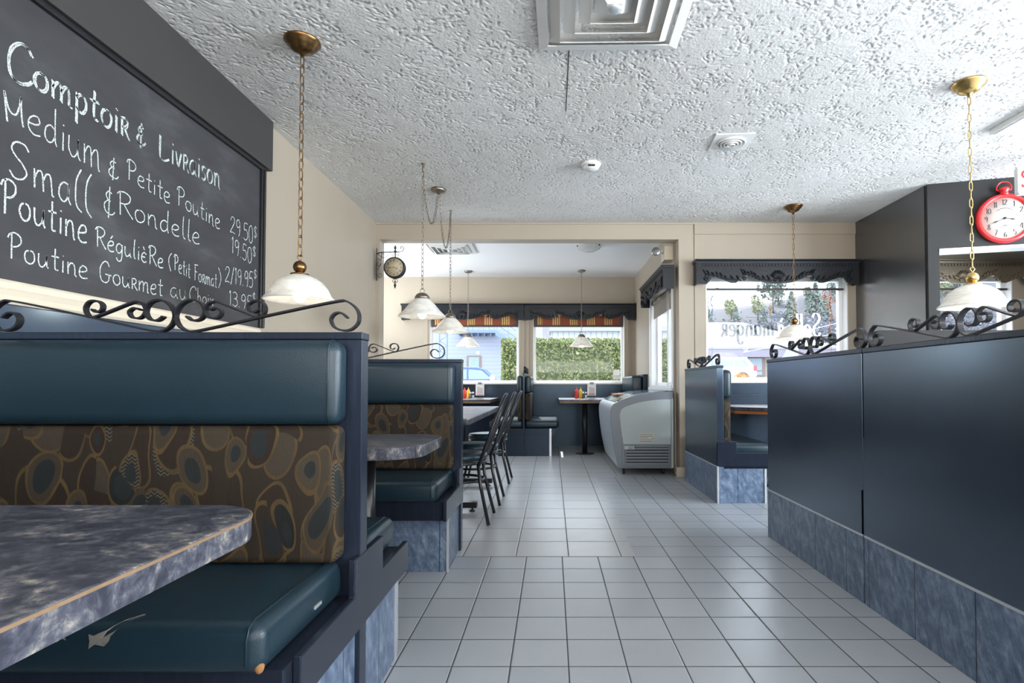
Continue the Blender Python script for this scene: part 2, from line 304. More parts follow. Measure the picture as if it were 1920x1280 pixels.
# ------------------------------------------------------------------ mesh helpers
class MB:
    def __init__(s): s.v = []; s.f = []; s.sm = []
    def add(s, vs, fs, smooth=False):
        o = len(s.v); s.v += [tuple(p) for p in vs]; s.f += [tuple(i + o for i in f) for f in fs]; s.sm += [smooth] * len(fs); return s
    def box(s, x0, x1, y0, y1, z0, z1):
        v = [(x, y, z) for z in (z0, z1) for y in (y0, y1) for x in (x0, x1)]
        return s.add(v, [(0, 2, 3, 1), (4, 5, 7, 6), (0, 1, 5, 4), (2, 6, 7, 3), (0, 4, 6, 2), (1, 3, 7, 5)])
    def lathe(s, prof, c=(0, 0, 0), n=32, axis='z', close=False):
        vs = []
        for r, h in prof:
            for k in range(n):
                a = 2 * PI * k / n; p = (r * math.cos(a), r * math.sin(a), h)
                if axis == 'y': p = (p[0], p[2], p[1])
                if axis == 'x': p = (p[2], p[0], p[1])
                vs.append((p[0] + c[0], p[1] + c[1], p[2] + c[2]))
        m = len(prof); fs = []
        for i in range(m if close else m - 1):
            j = (i + 1) % m
            for k in range(n): fs.append((i * n + k, i * n + (k + 1) % n, j * n + (k + 1) % n, j * n + k))
        if not close:
            fs.append(tuple(reversed(range(n)))); fs.append(tuple((m - 1) * n + k for k in range(n)))
        return s.add(vs, fs, True)
    def cyl(s, c, r, h, n=24, axis='z'): return s.lathe([(r, 0), (r, h)], c, n, axis)
    def ball(s, c, r, n=16, sz=1.0):
        return s.lathe([(max(1e-4, r * math.sin(PI * i / 10)), -r * sz * math.cos(PI * i / 10)) for i in range(11)], c, n)
    def tube(s, pts, r, n=8, closed=False):
        P = [Vector(p) for p in pts]; m = len(P); vs = []; up = Vector((0, 0, 1)); prev = None
        rr = r if isinstance(r, (list, tuple)) else [r] * m
        for i in range(m):
            a, b = P[i - 1] if (i or closed) else P[i], P[(i + 1) % m] if (i < m - 1 or closed) else P[i]
            t = (b - a).normalized()
            if prev is None:
                ref = up if abs(t.dot(up)) < 0.95 else Vector((1, 0, 0)); nrm = t.cross(ref).normalized()
            else:
                nrm = prev - t * prev.dot(t); nrm = nrm.normalized() if nrm.length > 1e-6 else t.orthogonal().normalized()
            prev = nrm; bi = t.cross(nrm)
            for k in range(n):
                an = 2 * PI * k / n; vs.append(P[i] + (nrm * math.cos(an) + bi * math.sin(an)) * rr[i])
        fs = []
        for i in range(m if closed else m - 1):
            j = (i + 1) % m
            for k in range(n): fs.append((i * n + k, i * n + (k + 1) % n, j * n + (k + 1) % n, j * n + k))
        if not closed: fs.append(tuple(reversed(range(n)))); fs.append(tuple((m - 1) * n + k for k in range(n)))
        return s.add(vs, fs, True)
    def prism(s, poly, axis, a, b, smooth=False):
        """poly of 2-D points swept along axis from a to b ('x': (y,z)  'y': (x,z)  'z': (x,y))"""
        n = len(poly); mk = {'x': lambda p, t: (t, p[0], p[1]), 'y': lambda p, t: (p[0], t, p[1]), 'z': lambda p, t: (p[0], p[1], t)}[axis]
        vs = [mk(p, a) for p in poly] + [mk(p, b) for p in poly]
        s.add(vs, [tuple(range(n)), tuple(reversed(range(n, 2 * n)))])
        o = len(s.v) - 2 * n
        for i in range(n):
            j = (i + 1) % n; s.f.append((o + i, o + j, o + n + j, o + n + i)); s.sm.append(smooth)
        return s
    def ribbon(s, pts, t, y0, y1):
        """flat bar bent along pts in the x-z plane, thickness t, reaching from y0 to y1"""
        P = [Vector((p[0], p[1])) for p in pts]; m = len(P); vs = []
        for i in range(m):
            d = (P[min(i + 1, m - 1)] - P[max(i - 1, 0)]).normalized(); nn = Vector((-d.y, d.x)) * t * 0.5
            for q, y in ((P[i] + nn, y0), (P[i] - nn, y0), (P[i] - nn, y1), (P[i] + nn, y1)): vs.append((q.x, y, q.y))
        fs = [tuple(reversed(range(4))), tuple((m - 1) * 4 + k for k in range(4))]
        for i in range(m - 1):
            for k in range(4): fs.append((i * 4 + k, i * 4 + (k + 1) % 4, i * 4 + 4 + (k + 1) % 4, i * 4 + 4 + k))
        return s.add(vs, fs)
    def xf(s, mtx, start=0):
        for i in range(start, len(s.v)): s.v[i] = tuple(mtx @ Vector(s.v[i]))
        return s
    def build(s, name, mat, parent=None, bevel=0.0, seg=2, loc=(0, 0, 0), rz=0.0, shade=None):
        me = bpy.data.meshes.new(name); me.from_pydata(s.v, [], s.f)
        for p, q in zip(me.polygons, s.sm): p.use_smooth = q
        bm = bmesh.new(); bm.from_mesh(me)
        bmesh.ops.recalc_face_normals(bm, faces=bm.faces[:])
        if bevel:
            ed = [e for e in bm.edges if len(e.link_faces) == 2 and e.calc_face_angle(0) > 0.6]
            bmesh.ops.bevel(bm, geom=ed, offset=bevel, segments=seg, affect='EDGES', profile=0.5, clamp_overlap=True)
        bm.to_mesh(me); bm.free()
        if shade is not None:
            for p in me.polygons: p.use_smooth = shade
        me.materials.append(MT[mat] if isinstance(mat, str) else mat)
        o = bpy.data.objects.new(name, me); COL.objects.link(o)
        o.location = loc; o.rotation_euler = (0, 0, rz)
        if parent is not None: o.parent = parent
        return o

def tag(o, label=None, cat=None, group=None, kind=None):
    if label: o['label'] = label
    if cat: o['category'] = cat
    if group: o['group'] = group
    if kind: o['kind'] = kind
    return o
def thing(name, label, cat, loc=(0, 0, 0), rz=0.0, group=None):
    o = bpy.data.objects.new(name, None); COL.objects.link(o); o.empty_display_size = 0.1
    o.location = loc; o.rotation_euler = (0, 0, rz); return tag(o, label, cat, group)
def struct(o, label=None): o['kind'] = 'structure'; return tag(o, label)
def copy_tree(o, parent=None):
    c = o.copy(); COL.objects.link(c)
    if parent is not None: c.parent = parent
    for ch in list(o.children): copy_tree(ch, c)
    return c
def box(x0, x1, y0, y1, z0, z1): return MB().box(x0, x1, y0, y1, z0, z1)
def spline(pts, sub=6, closed=False):
    P = [Vector(p) for p in pts]; n = len(P); out = []
    for i in range(n if closed else n - 1):
        if closed: a, b, c, d = P[i - 1], P[i], P[(i + 1) % n], P[(i + 2) % n]
        else: a, b, c, d = P[max(i - 1, 0)], P[i], P[i + 1], P[min(i + 2, n - 1)]
        for k in range(sub):
            t = k / sub
            out.append(0.5 * ((2 * b) + (c - a) * t + (2 * a - 5 * b + 4 * c - d) * t * t + (3 * b - a - 3 * c + d) * t ** 3))
    if not closed: out.append(P[-1])
    return out
def rrect(x0, x1, y0, y1, r, n=6, corners=(1, 1, 1, 1)):
    out = []
    for (cx, cy, a0, on, px, py) in ((x1 - r, y1 - r, 0, corners[0], x1, y1), (x0 + r, y1 - r, 90, corners[1], x0, y1), (x0 + r, y0 + r, 180, corners[2], x0, y0), (x1 - r, y0 + r, 270, corners[3], x1, y0)):
        if not on: out.append((px, py)); continue
        for k in range(n + 1):
            a = math.radians(a0 + 90 * k / n); out.append((cx + r * math.cos(a), cy + r * math.sin(a)))
    return out

# ------------------------------------------------------------------ the room
ZC = 2.785; XL = -1.94; YB = 6.02; YA = 9.07; XR = 1.375
fl = MB(); fl.add([(XL, -2.9, 0), (6.1, -2.9, 0), (6.1, 3.228, 0), (XL, 3.228, 0)], [(0, 1, 2, 3)])
fl.add([(0.487, 3.228, 0), (6.1, 3.228, 0), (6.1, YB + .17, 0), (1.39, YB + .17, 0), (1.39, YB, 0), (0.487, YB, 0)], [(0, 1, 2, 3, 4, 5)])
def slab(mb, depth=0.12):
    n = len(mb.f); 
    for f in list(mb.f):
        mb.add([(mb.v[i][0], mb.v[i][1], mb.v[i][2] - depth) for i in f], [tuple(reversed(range(len(f))))])
    return mb
struct(slab(fl).build('floor', 'tile'), 'grey square tile floor of the main dining room')
f2 = MB(); f2.add([(XL, 3.228, 0), (0.487, 3.228, 0), (0.487, YB, 0), (1.39, YB, 0), (1.39, YA + .1, 0), (-3.7, YA + .1, 0), (-3.7, YB + .1, 0), (XL, YB + .1, 0)], [(0, 1, 2, 3, 4, 5, 6, 7)])
struct(slab(f2).build('floor', 'bigtile'), 'larger beige grey tiles running back into the window alcove')
def stomped_plaster(x0, x1, y0, y1, g=.006):
    """plaster skin with brush-stomp grooves pressed up into it, as one height field"""
    nx_, ny_ = int((x1 - x0) / g) + 1, int((y1 - y0) / g) + 1
    q = np.random.default_rng(42)
    h = np.zeros((ny_, nx_), np.float32)
    st = .15; K = 6; oy, ox = np.mgrid[-K:K + 1, -K:K + 1].astype(np.float32) * g
    for i in range(int((x1 - x0) / st) + 1):
        for j in range(int((y1 - y0) / st) + 1):
            cx, cy = x0 + st * (i + q.random()), y0 + st * (j + q.random()); base, fan = q.uniform(0, 6.283), q.uniform(1.2, 3.1)
            for _ in range(int(q.uniform(6, 30))):
                a = base + q.uniform(-fan, fan); rad = q.uniform(.012, .125); px, py = cx + rad * math.cos(a), cy + rad * math.sin(a)
                ix, iy = int(round((px - x0) / g)), int(round((py - y0) / g))
                if ix < K or iy < K or ix >= nx_ - K or iy >= ny_ - K: continue
                d = a + q.normal(0, .4); ln, w, dep = q.uniform(.006, .017), q.uniform(.0030, .0046), q.uniform(.0030, .0076)
                fx, fy = ox + (x0 + ix * g - px), oy + (y0 + iy * g - py)
                u = fx * math.cos(d) + fy * math.sin(d); v = -fx * math.sin(d) + fy * math.cos(d) + q.uniform(-9, 9) * u * u
                e = np.exp(-np.clip((u / ln) ** 4, 0, 30)); k = dep * np.exp(-(v / w) ** 2) * e - .0004 * np.exp(-((np.abs(v) - 2.0 * w) / w) ** 2) * e
                sl = h[iy - K:iy + K + 1, ix - K:ix + K + 1]; np.copyto(sl, np.where(np.abs(k) > np.abs(sl), k, sl))
    h += q.normal(0, .00025, h.shape).astype(np.float32)
    h[0] = h[-1] = 0; h[:, 0] = h[:, -1] = 0
    X, Y = np.meshgrid(np.linspace(x0, x1, nx_), np.linspace(y0, y1, ny_))
    co = np.stack([X, Y, ZC + h], -1).reshape(-1, 3).astype(np.float32)
    idx = np.arange(nx_ * ny_).reshape(ny_, nx_); f = np.stack([idx[:-1, :-1], idx[1:, :-1], idx[1:, 1:], idx[:-1, 1:]], -1).reshape(-1)
    me = bpy.data.meshes.new('ceiling'); me.vertices.add(len(co)); me.vertices.foreach_set('co', co.ravel())
    n = len(f) // 4; me.loops.add(len(f)); me.loops.foreach_set('vertex_index', f.astype(np.int32))
    me.polygons.add(n); me.polygons.foreach_set('loop_start', np.arange(0, 4 * n, 4, dtype=np.int32)); me.polygons.foreach_set('use_smooth', np.ones(n, bool))
    me.update(calc_edges=True); me.validate()
    # slab above and the plain rim round the stomped field
    bm = bmesh.new(); bm.from_mesh(me)
    X0, X1, Y0, Y1 = XL - .1, 6.1, -2.9, YB + .1
    def face(*p): bm.faces.new([bm.verts.new(v) for v in p])
    for (a0, a1, b0, b1) in ((X0, X1, Y0, y0), (X0, X1, y1, Y1), (X0, x0, y0, y1), (x1, X1, y0, y1)): face((a0, b0, ZC), (a0, b1, ZC), (a1, b1, ZC), (a1, b0, ZC))
    c = [(X0, Y0), (X1, Y0), (X1, Y1), (X0, Y1)]
    face(*[(a, b, ZC + .12) for a, b in c])
    for k in range(4): face((*c[k], ZC), (*c[(k + 1) % 4], ZC), (*c[(k + 1) % 4], ZC + .12), (*c[k], ZC + .12))
    bm.to_mesh(me); bm.free(); me.materials.append(MT['ceiling'])
    o = bpy.data.objects.new('ceiling', me); COL.objects.link(o); return o
struct(stomped_plaster(XL + .01, 4.15, 2.15, YB - .01), 'stomped white plaster ceiling of the main room')
struct(box(-3.7, XR + .2, YB + .1, YA + .15, ZC, ZC + .12).build('ceiling', 'flatceil'), 'smooth white ceiling of the alcove')
struct(box(1.0585, 1.0635, 2.88, 3.55, ZC - .0012, ZC + .002).xf(Matrix.Translation((-0.97, 0, 0))).build('trim_1', 'soffit'), 'thin dark crack in the plaster ceiling')

struct(box(XL - .15, XL, -2.9, YB + .17, 0, ZC).build('wall_left', 'beige'))
wb = box(XL, -1.90, YB, YB + .17, 0, ZC).box(-1.90, 1.395, YB, YB + .17, 2.60, ZC).box(1.395, 1.69, YB, YB + .17, 0, ZC)
wb.box(1.69, 3.25, YB, YB + .17, 0, 1.03).box(1.69, 3.25, YB, YB + .17, 2.2, ZC).box(3.25, 3.75, YB, YB + .17, 0, ZC)
wb.box(3.75, 5.06, YB, YB + .17, 0, 1.03).box(3.75, 5.06, YB, YB + .17, 2.2, ZC).box(5.06, 6.1, YB, YB + .17, 0, ZC)
struct(wb.build('wall_back', 'beige'))
struct(box(-1.94, 3.34, YB - .012, YB, 2.765, ZC).box(1.565, 3.34, YB - .014, YB, 2.655, 2.765).box(1.565, 1.66, YB - .010, YB, 1.03, 2.65).build('trim_2', 'beige', bevel=.003), 'beige boards above the window on the back wall')
struct(box(1.36, 1.475, YB - .012, YB + .02, 0, .10).box(1.355, 1.48, YB - .016, YB + .02, 0, .055).build('baseboard_back', 'beigetrim', bevel=.003))
wa = box(-3.7, -2.02, YA, YA + .15, 0, ZC).box(-2.02, 1.20, YA, YA + .15, 0, 1.02).box(-2.02, 1.20, YA, YA + .15, 2.16, ZC).box(-.54, -.32, YA, YA + .15, 1.02, 2.16).box(1.20, XR + .15, YA, YA + .15, 0, ZC)
struct(wa.build('wall_alcove_back', 'beige'))
wr = box(XR, XR + .15, YB + .17, 6.27, 0, ZC).box(XR, XR + .15, 6.27, 7.62, 0, .98).box(XR, XR + .15, 6.27, 7.62, 2.2, ZC).box(XR, XR + .15, 7.62, YA, 0, ZC)
struct(wr.build('wall_alcove_right', 'beige'))
struct(box(-3.7, -3.6, YB, 6.42, 0, ZC).box(-3.7, -3.6, 8.78, YA + .15, 0, ZC).box(-3.7, -3.6, 6.42, 8.78, 0, .97).box(-3.7, -3.6, 6.42, 8.78, 2.27, ZC).box(-3.6, XL, YB + .02, YB + .17, 0, ZC).build('wall_alcove_left', 'beige'))
struct(box(-3.6, XR - .001, YA - .022, YA, 0, .995).box(-3.6, XR - .001, YA - .034, YA, .985, 1.0).build('trim_3', 'navy'), 'dark navy wainscot under the alcove windows')
struct(box(1.66, 3.34, YB - .02, YB, 0, .90).box(1.66, 3.34, YB - .03, YB, .905, 1.015).build('trim_4', 'navy'), 'dark navy wainscot under the lettered window')
# wainscot, chair rail and black band of the left wall
struct(box(XL, XL + .012, -2.9, 3.66, .0, 1.285).build('trim_5', 'gloss'), 'navy wainscot of the left wall')
cr = MB().prism([(XL, 1.285), (XL + .022, 1.285), (XL + .030, 1.296), (XL + .024, 1.306), (XL + .020, 1.315), (XL + .026, 1.335), (XL + .018, 1.342), (XL + .018, 1.362), (XL + .010, 1.372), (XL, 1.374)], 'y', -2.9, 3.62)
struct(cr.build('trim_6', 'beigetrim'), 'cream moulded chair rail under the chalkboard')
struct(box(XL, XL + .045, -2.9, 3.70, 2.445, ZC).build('trim_7', 'soffit', bevel=.004), 'charcoal painted band above the chalkboard')

# charcoal partition with a pass-through, angled towards the right
struct(box(3.34, 3.46, 4.90, YB, 0, ZC).build('wall_partition', 'satin'))
aw = box(0, .087, 0, .14, 0, ZC).box(.087, 1.75, 0, .14, 2.20, ZC).box(.087, 1.75, 0, .14, 0, 1.0).box(1.75, 2.75, 0, .14, 0, ZC)
AW_LOC = (3.342, 4.859, 0); AW_RZ = math.atan2(-.189, .703)
struct(aw.build('wall_angled', 'dark', loc=AW_LOC, rz=AW_RZ))
struct(box(.087, 1.75, -.006, .15, 2.175, 2.20).box(.08, .088, .01, .15, 1.0, 2.175).build('trim_8', 'white', loc=AW_LOC, rz=AW_RZ), 'white lining of the opening in the angled wall')
# rear and right walls (behind the camera) with their window openings
struct(box(XL, -1.5, -2.95, -2.8, 0, ZC).box(-1.5, 5.3, -2.95, -2.8, 0, .92).box(-1.5, 5.3, -2.95, -2.8, 2.42, ZC).box(5.3, 6.1, -2.95, -2.8, 0, ZC).build('wall_rear', 'beige'))
struct(box(5.95, 6.1, -2.8, -1.9, 0, ZC).box(5.95, 6.1, -1.9, 3.9, 0, .95).box(5.95, 6.1, -1.9, 3.9, 2.35, ZC).box(5.95, 6.1, 3.9, YB, 0, ZC).build('wall_right', 'beige'))

def window(name, label, x0, x1, z0, z1, yin, yout, loc=(0, 0, 0), rz=0, fw=.05, mull=None, casing=None):
    """window in a wall facing local -y; the frame sits towards the outside of the wall"""
    w = thing(name, None, None, loc, rz); struct(w, label)
    g = 0.001; ym = yin + (yout - yin) * .55
    f = box(x0 + g, x0 + fw, ym, yout - .01, z0 + g, z1 - g).box(x1 - fw, x1 - g, ym, yout - .01, z0 + g, z1 - g).box(x0 + fw, x1 - fw, ym, yout - .01, z0 + g, z0 + fw).box(x0 + fw, x1 - fw, ym, yout - .01, z1 - fw, z1 - g)
    for mx in (mull or []): f.box(mx - .025, mx + .025, ym, yout - .012, z0 + fw, z1 - fw)
    f.build('window_frame', 'white', w, bevel=.004)
    f = box(x0 + g, x0 + .012, yin, ym, z0 + g, z1 - g).box(x1 - .012, x1 - g, yin, ym, z0 + g, z1 - g)
    f.build('window_reveal', 'white', w)
    box(x0 + g, x1 - g, yin - .02, ym, z0 - .012, z0 + .014).build('window_sill', 'white', w, bevel=.004)
    box(x0 + fw - .004, x1 - fw + .004, yout - .045, yout - .040, z0 + fw - .004, z1 - fw + .004).build('window_pane', 'glass', w)
    return w
w1 = window('window_1', 'left alcove window beyond the hanging lamps', -2.02, -.54, 1.02, 2.16, YA, YA + .15)
w2 = window('window_2', 'right alcove window in front of the tall hedge', -.32, 1.20, 1.02, 2.16, YA, YA + .15)
w3 = window('window_3', 'lettered window beside the charcoal partition', 1.69, 3.25, 1.03, 2.2, YB, YB + .17)
w4 = window('window_4', 'window seen through the opening under the red clock', 3.75, 5.06, 1.03, 2.2, YB, YB + .17)
w6 = window('added_window', 'added window in the hidden left side of the alcove, for its fill light', 0, 2.36, .97, 2.27, 0, .10, (-3.6, 6.42, 0), PI / 2, mull=(1.18,))  # unseen window, added to hold the alcove fill light
w5 = window('window_5', 'side window of the alcove above the freezer', 0, 1.35, .98, 2.2, 0, .15, (XR, 7.62, 0), -PI / 2, mull=(.72,))
# casings of the alcove windows
for i, (a, b) in enumerate(((-2.115, -2.015), (-.545, -.315), (1.195, 1.30))):
    t = box(a, b, YA - .012, YA, 1.0, 2.3)
    for k in range(1, 3 if b - a > .15 else 2): xk = a + (b - a) * k / (3 if b - a > .15 else 2); t.box(xk - .018, xk + .018, YA - .022, YA - .01, 1.0, 2.3)
    struct(t.build('trim_%d' % (9 + i), 'beige', bevel=.003), ('beige casing left of the left alcove window', 'beige post between the two alcove windows', 'beige casing right of the right alcove window')[i])
struct(box(XR - .014, XR, 7.62, 7.70, .96, 2.25).box(XR - .03, XR, 6.24, 7.70, .93, .968).box(XR - .014, XR, 6.20, 6.27, .96, 2.25).build('trim_12', 'white', bevel=.003), 'white casing and sill of the side window')

# ------------------------------------------------------------------ booth benches
SC = .000671
def sp(pts): return spline([((x - 770) * SC, (197 - y) * SC, 0) for x, y in pts], 7)
BAR1 = sp([(822, 128), (850, 146), (886, 138), (902, 103), (882, 66), (838, 54), (795, 76), (772, 122), (786, 166), (818, 190), (856, 194), (940, 178), (1200, 120), (1480, 62), (1540, 62), (1584, 100), (1590, 150), (1560, 184), (1518, 190), (1480, 174), (1466, 142), (1482, 116), (1512, 112), (1540, 134)])
BAR2 = sp([(926, 98), (955, 90), (976, 108), (962, 132), (926, 134), (904, 108), (912, 76), (938, 62), (975, 70), (1130, 130), (1162, 120), (1172, 90), (1155, 62), (1122, 58), (1098, 74), (1100, 100), (1124, 108), (1142, 96)])
def add_scroll(root, cx, z, k=1.0):
    for s in (1, -1):
        for pts, w in ((BAR1, .0105), (BAR2, .009)):
            p = [(cx + s * k * q.x, z + q.y + .003) for q in pts]
            if s < 0: p = p[::-1]
            MB().ribbon(p, .0055, -w, w).build('scroll', 'iron', root)

def make_bench(label, loc, rz, L, sides, t=.055, dn=.47, df=.47, rail=(.41, .50), step=(-.075, .185), base='kick', head_t=.085, scroll_x=None, top=1.155, step_on=True, backkick=False, name='booth_bench', group=None, zk=.295, trim_back=False, scroll_k=1.0, seam=True):
    r = thing(name, label, 'bench', loc, rz, group)
    h = t / 2
    z0 = zk if backkick else 0.0
    box(0, L, -h, h, z0, top - .022).build('divider_panel', 'gloss' if backkick else 'navy', r, bevel=.002)
    box(0, L + .002, -h - .004, h + .004, top - .022, top).build('top_cap', 'rail', r, bevel=.003)
    for s in sides:
        D = dn if s < 0 else df
        def sb(x0, x1, a, b, z0, z1): return box(x0, x1, min(s * a, s * b), max(s * a, s * b), z0, z1)
        e = .036
        hd = sb(.002, L - e, h + .001, h + head_t, .886, 1.126).build('headrest', 'vinyl', r, bevel=.034, seg=5, shade=True)
        sb(.004, L - e - .004, h + .001, h + .078, .497, .884).build('backrest', 'tapestry', r, bevel=.026, seg=4, shade=True)
        st = sb(.002, L - .045, h + .001, D + .03, .385, .496).build('seat_cushion', 'vinyl', r, bevel=.036, seg=5, shade=True)
        # piped seams
        xe = L - e - .030; yy = s * (h + head_t)
        MB().tube([(xe, s * (h + .02), 1.1265), (xe, yy - s * .03, 1.1262), (xe, yy - s * .008, 1.117), (xe, yy + s * .0005, 1.095), (xe, yy + s * .0005, .915), (xe, yy - s * .01, .892)], .0022, 6).build('seam', 'vinyl', hd)
        xs = L - .045 - .034; ye = s * (D + .03)
        MB().tube([(xs, s * (h + .06), .4965), (xs, ye - s * .035, .4962), (xs, ye - s * .009, .487), (xs, ye + s * .0005, .462), (xs, ye + s * .0005, .41)], .0022, 6).build('seam', 'vinyl', st)
        sb(.0, L - .018, h, D - .005, .288, .386).build('seat_rail', 'rail', r, bevel=.002)
        sb(.0, L - .014, h if not backkick else -h, D - .075, 0, .289).build('plinth', base, r, bevel=.002)
        if base == 'kick': sb(L - .016, L - .006, D - .088, D - .070, 0, .289).build('corner_trim', 'trim', r)
        else: sb(L - .016, L - .004, D - .10, D - .070, 0, .386).build('corner_trim', 'trim', r)
    if trim_back: box(L - .012, L + .003, -h - .004, -h + .012, 0, zk + .005).build('corner_trim', 'trim', r)
    if backkick: box(0, L, -h - .004, h - .001, 0, zk).build('back_plinth', base, r)
    if backkick: box(0, L, -h - .006, -h, zk - .002, zk + .006).build('plinth_edging', 'trim', r)
    if step_on:
        a, b = rail; za, zb, zs = .290, .396, .502
        if len(sides) == 2: poly = [(-a, za), (b, za), (b, zb), (step[1], zb), (step[1], zs), (step[0], zs), (step[0], zb), (-a, zb)]
        elif sides[0] < 0: poly = [(-a, za), (h + .004, za), (h + .004, zs), (step[0] - .03, zs), (step[0] - .03, zb + .006), (-a, zb)]
        else: poly = [(-h, za + .02), (b, za + .02), (b, .425), (step[1], .425), (step[1], .518), (-h, .518)]
        MB().prism(poly, 'x', L - .017, L + .002).build('end_rail', 'rail', r, bevel=.003)
    if scroll_x is not None: add_scroll(r, scroll_x, top, scroll_k)
    return r

bA = make_bench('double booth bench in the left foreground, worn teal seat with torn corner', (XL, 1.6475, 0), 0, 1.38, (-1, 1), scroll_x=.81, dn=.455, df=.465)
# wear on the near seat: split over the front edge, torn corner with foam, staple
def on_nose(x, q):          # q metres up from the flat front, over the rounded front edge
    a = q / .0365
    if a < 0: return (x, -.4862, .46 + q)
    if a > PI / 2: return (x, -.449 + (q - .0365 * PI / 2), .4972)
    return (x, -.449 - .0372 * math.cos(a), .46 + .0372 * math.sin(a))
tear = [(.972, -.012), (.985, -.002), (1.005, -.006), (1.014, .004), (1.016, .014), (1.024, .026), (1.036, .050), (1.050, .078), (1.046, .079), (1.028, .052), (1.012, .034), (1.004, .026), (.990, .020), (.978, .014), (.968, .018), (.974, .004)]
tp = MB(); tc = on_nose(.998, .010); tp.add([on_nose(*q) for q in tear] + [tc], [(i, (i + 1) % len(tear), len(tear)) for i in range(len(tear))])
tp.build('torn_patch', 'foam', bA)['label'] = 'torn grey split in the vinyl'
tp = MB(); t2 = [(.905, .0), (.913, .010), (.925, .006), (.918, .016), (.910, .022), (.908, .012)]; tp.add([on_nose(*q) for q in t2], [tuple(range(len(t2)))])
tp.build('torn_patch', 'foam', bA)['label'] = 'small torn nick in the vinyl'
MB().ball((1.319, -.466, .402), .0105, 12, 1.4).build('torn_corner', 'foamb', bA)['label'] = 'orange foam in the torn seat corner'
box(1.334, 1.338, -.235, -.195, .428, .436).build('staple', 'trim', bA)
make_bench('booth bench beside the camera, facing the near table from behind', (XL, -.165, 0), 0, 1.38, (-1, 1), scroll_x=.81, dn=.455, df=.465)
bB = make_bench('single booth bench facing the camera, before the café chairs', (XL, 3.365, 0), 0, 1.392, (-1,), scroll_x=.73, dn=.475, rail=(.50, .0), t=.06)
bC = make_bench('short booth bench beside the freezer, under the lettered window', (1.395 + .0275, 5.77, 0), -PI / 2, 1.115, (1,), base='kick', backkick=True, scroll_x=.555, df=.46, rail=(0, .455), step=(0, .135), zk=.306, trim_back=True, top=1.165, scroll_k=.98)
bR1 = make_bench('navy backed booth bench farther along the right aisle, narrower panel', (1.43 + .0275, 3.655, 0), -PI / 2, 1.115, (1,), backkick=True, scroll_x=.555, df=.46, rail=(0, .455), step=(0, .135), zk=.306, top=1.168)
bR2 = make_bench('navy backed booth bench at the right edge, nearest the camera', (1.43 + .0275, 2.528, 0), -PI / 2, 1.33, (1,), backkick=True, scroll_x=.565, df=.46, rail=(0, .455), step=(0, .135), zk=.306, top=1.168)
box(-.0085, .0005, -.0270, .02, .306, .757).build('joint_filler', 'gloss', bR2); box(-.0085, .0005, -.012, .02, .757, 1.14).build('joint_shade', 'fdark', bR2)  # upper filler is black to put in the shade of the joint
bD = make_bench('back to back alcove bench seen end on, between the alcove windows', (-.397, YA - .036, 0), -PI / 2, 1.315, (-1, 1), t=.026, base='navy', dn=.46, df=.46, scroll_x=.60, step_on=False, top=1.165)
bE = make_bench('alcove bench against the side wall, behind the freezer', (XR - .034, YA - .036, 0), -PI / 2, 1.135, (-1,), t=.062, base='navy', dn=.48, scroll_x=None, step_on=False, top=1.15, head_t=.16)
cp = MB().prism([(1.483, 1.0), (3.2, 1.0), (3.2, 1.252)] + [(1.483 + .045 - .045 * math.sin(a), 1.252 - .045 + .045 * math.cos(a)) for a in [k * PI / 12 for k in range(7)]], 'y', 2.535, 2.575)
cp.box(1.5, 3.2, 2.537, 2.573, 0, 1.0)
tag(cp.build('cross_partition', 'dark', bevel=.002), 'charcoal cross partition with rounded corner rising behind the right aisle benches', 'partition')

# ------------------------------------------------------------------ tables
def table_top(r, poly, z, th=.046, edge='wood', strip=True):
    MB().prism(poly, 'z', z - th, z).build('tabletop', 'top', r, bevel=.003)
    if strip:
        cx = sum(p[0] for p in poly) / len(poly); cy = sum(p[1] for p in poly) / len(poly)
        def off(d): return [(p[0] + (d if p[0] > cx else -d), p[1] + (d if p[1] > cy else -d)) for p in poly]
        MB().prism(off(.0012), 'z', z - .0065, z - .0018).build('edge_line', edge, r)
tA = thing('booth_table', 'large mottled blue table filling the bottom left corner', 'table', (XL, 0, 0))
table_top(tA, rrect(.014, 1.385, .36, 1.12, .13, 9, (1, 0, 0, 1)), .757)
MB().cyl((.80, .72, .02), .04, .69, 24).build('pole', 'black', tA); box(.55, 1.05, .69, .75, 0, .03).box(.77, .83, .42, 1.02, 0, .03).build('foot', 'black', tA, bevel=.006)
tB = thing('booth_table', 'mottled blue booth table between the two near booths', 'table', (XL, 0, 0))
table_top(tB, rrect(.014, 1.425, 2.09, 2.72, .17, 9, (1, 0, 0, 1)), .757, strip=False)
MB().cyl((1.13, 2.42, .02), .036, .69, 24).build('pole', 'black', tB); box(.95, 1.22, 2.39, 2.45, 0, .03).box(1.10, 1.16, 2.19, 2.65, 0, .03).build('foot', 'black', tB, bevel=.006)
for i, (y0, y1, lab) in enumerate(((3.83, 4.923, 'dark blue dining table nearest the second booth, with chairs pulled up'), (4.927, 6.012, 'dark blue dining table butted against the far end of another'))):
    t = thing('dining_table', lab, 'table', (-1.24, (y0 + y1) / 2, 0)); hy = (y1 - y0) / 2
    table_top(t, rrect(-.66, .665, -hy, hy, .02, 2), .765, edge='trim')
    MB().cyl((0, 0, .06), .045, .66, 24).build('pole', 'black', t)
    f = box(-.62, .65, -.03, .03, .03, .075).box(-.03, .03, -.4, .4, .03, .075); f.build('foot', 'black', t, bevel=.006)
    for gx in (-.58, .61): MB().lathe([(.022, 0), (.022, .01), (.008, .012), (.008, .03)], (gx, 0, 0), 12).build('glide', 'black', t)
def cham(x0, x1, y0, y1, c): return [(x0 + c, y0), (x1 - c, y0), (x1, y0 + c), (x1, y1), (x0, y1), (x0, y0 + c)]
ZT = .79
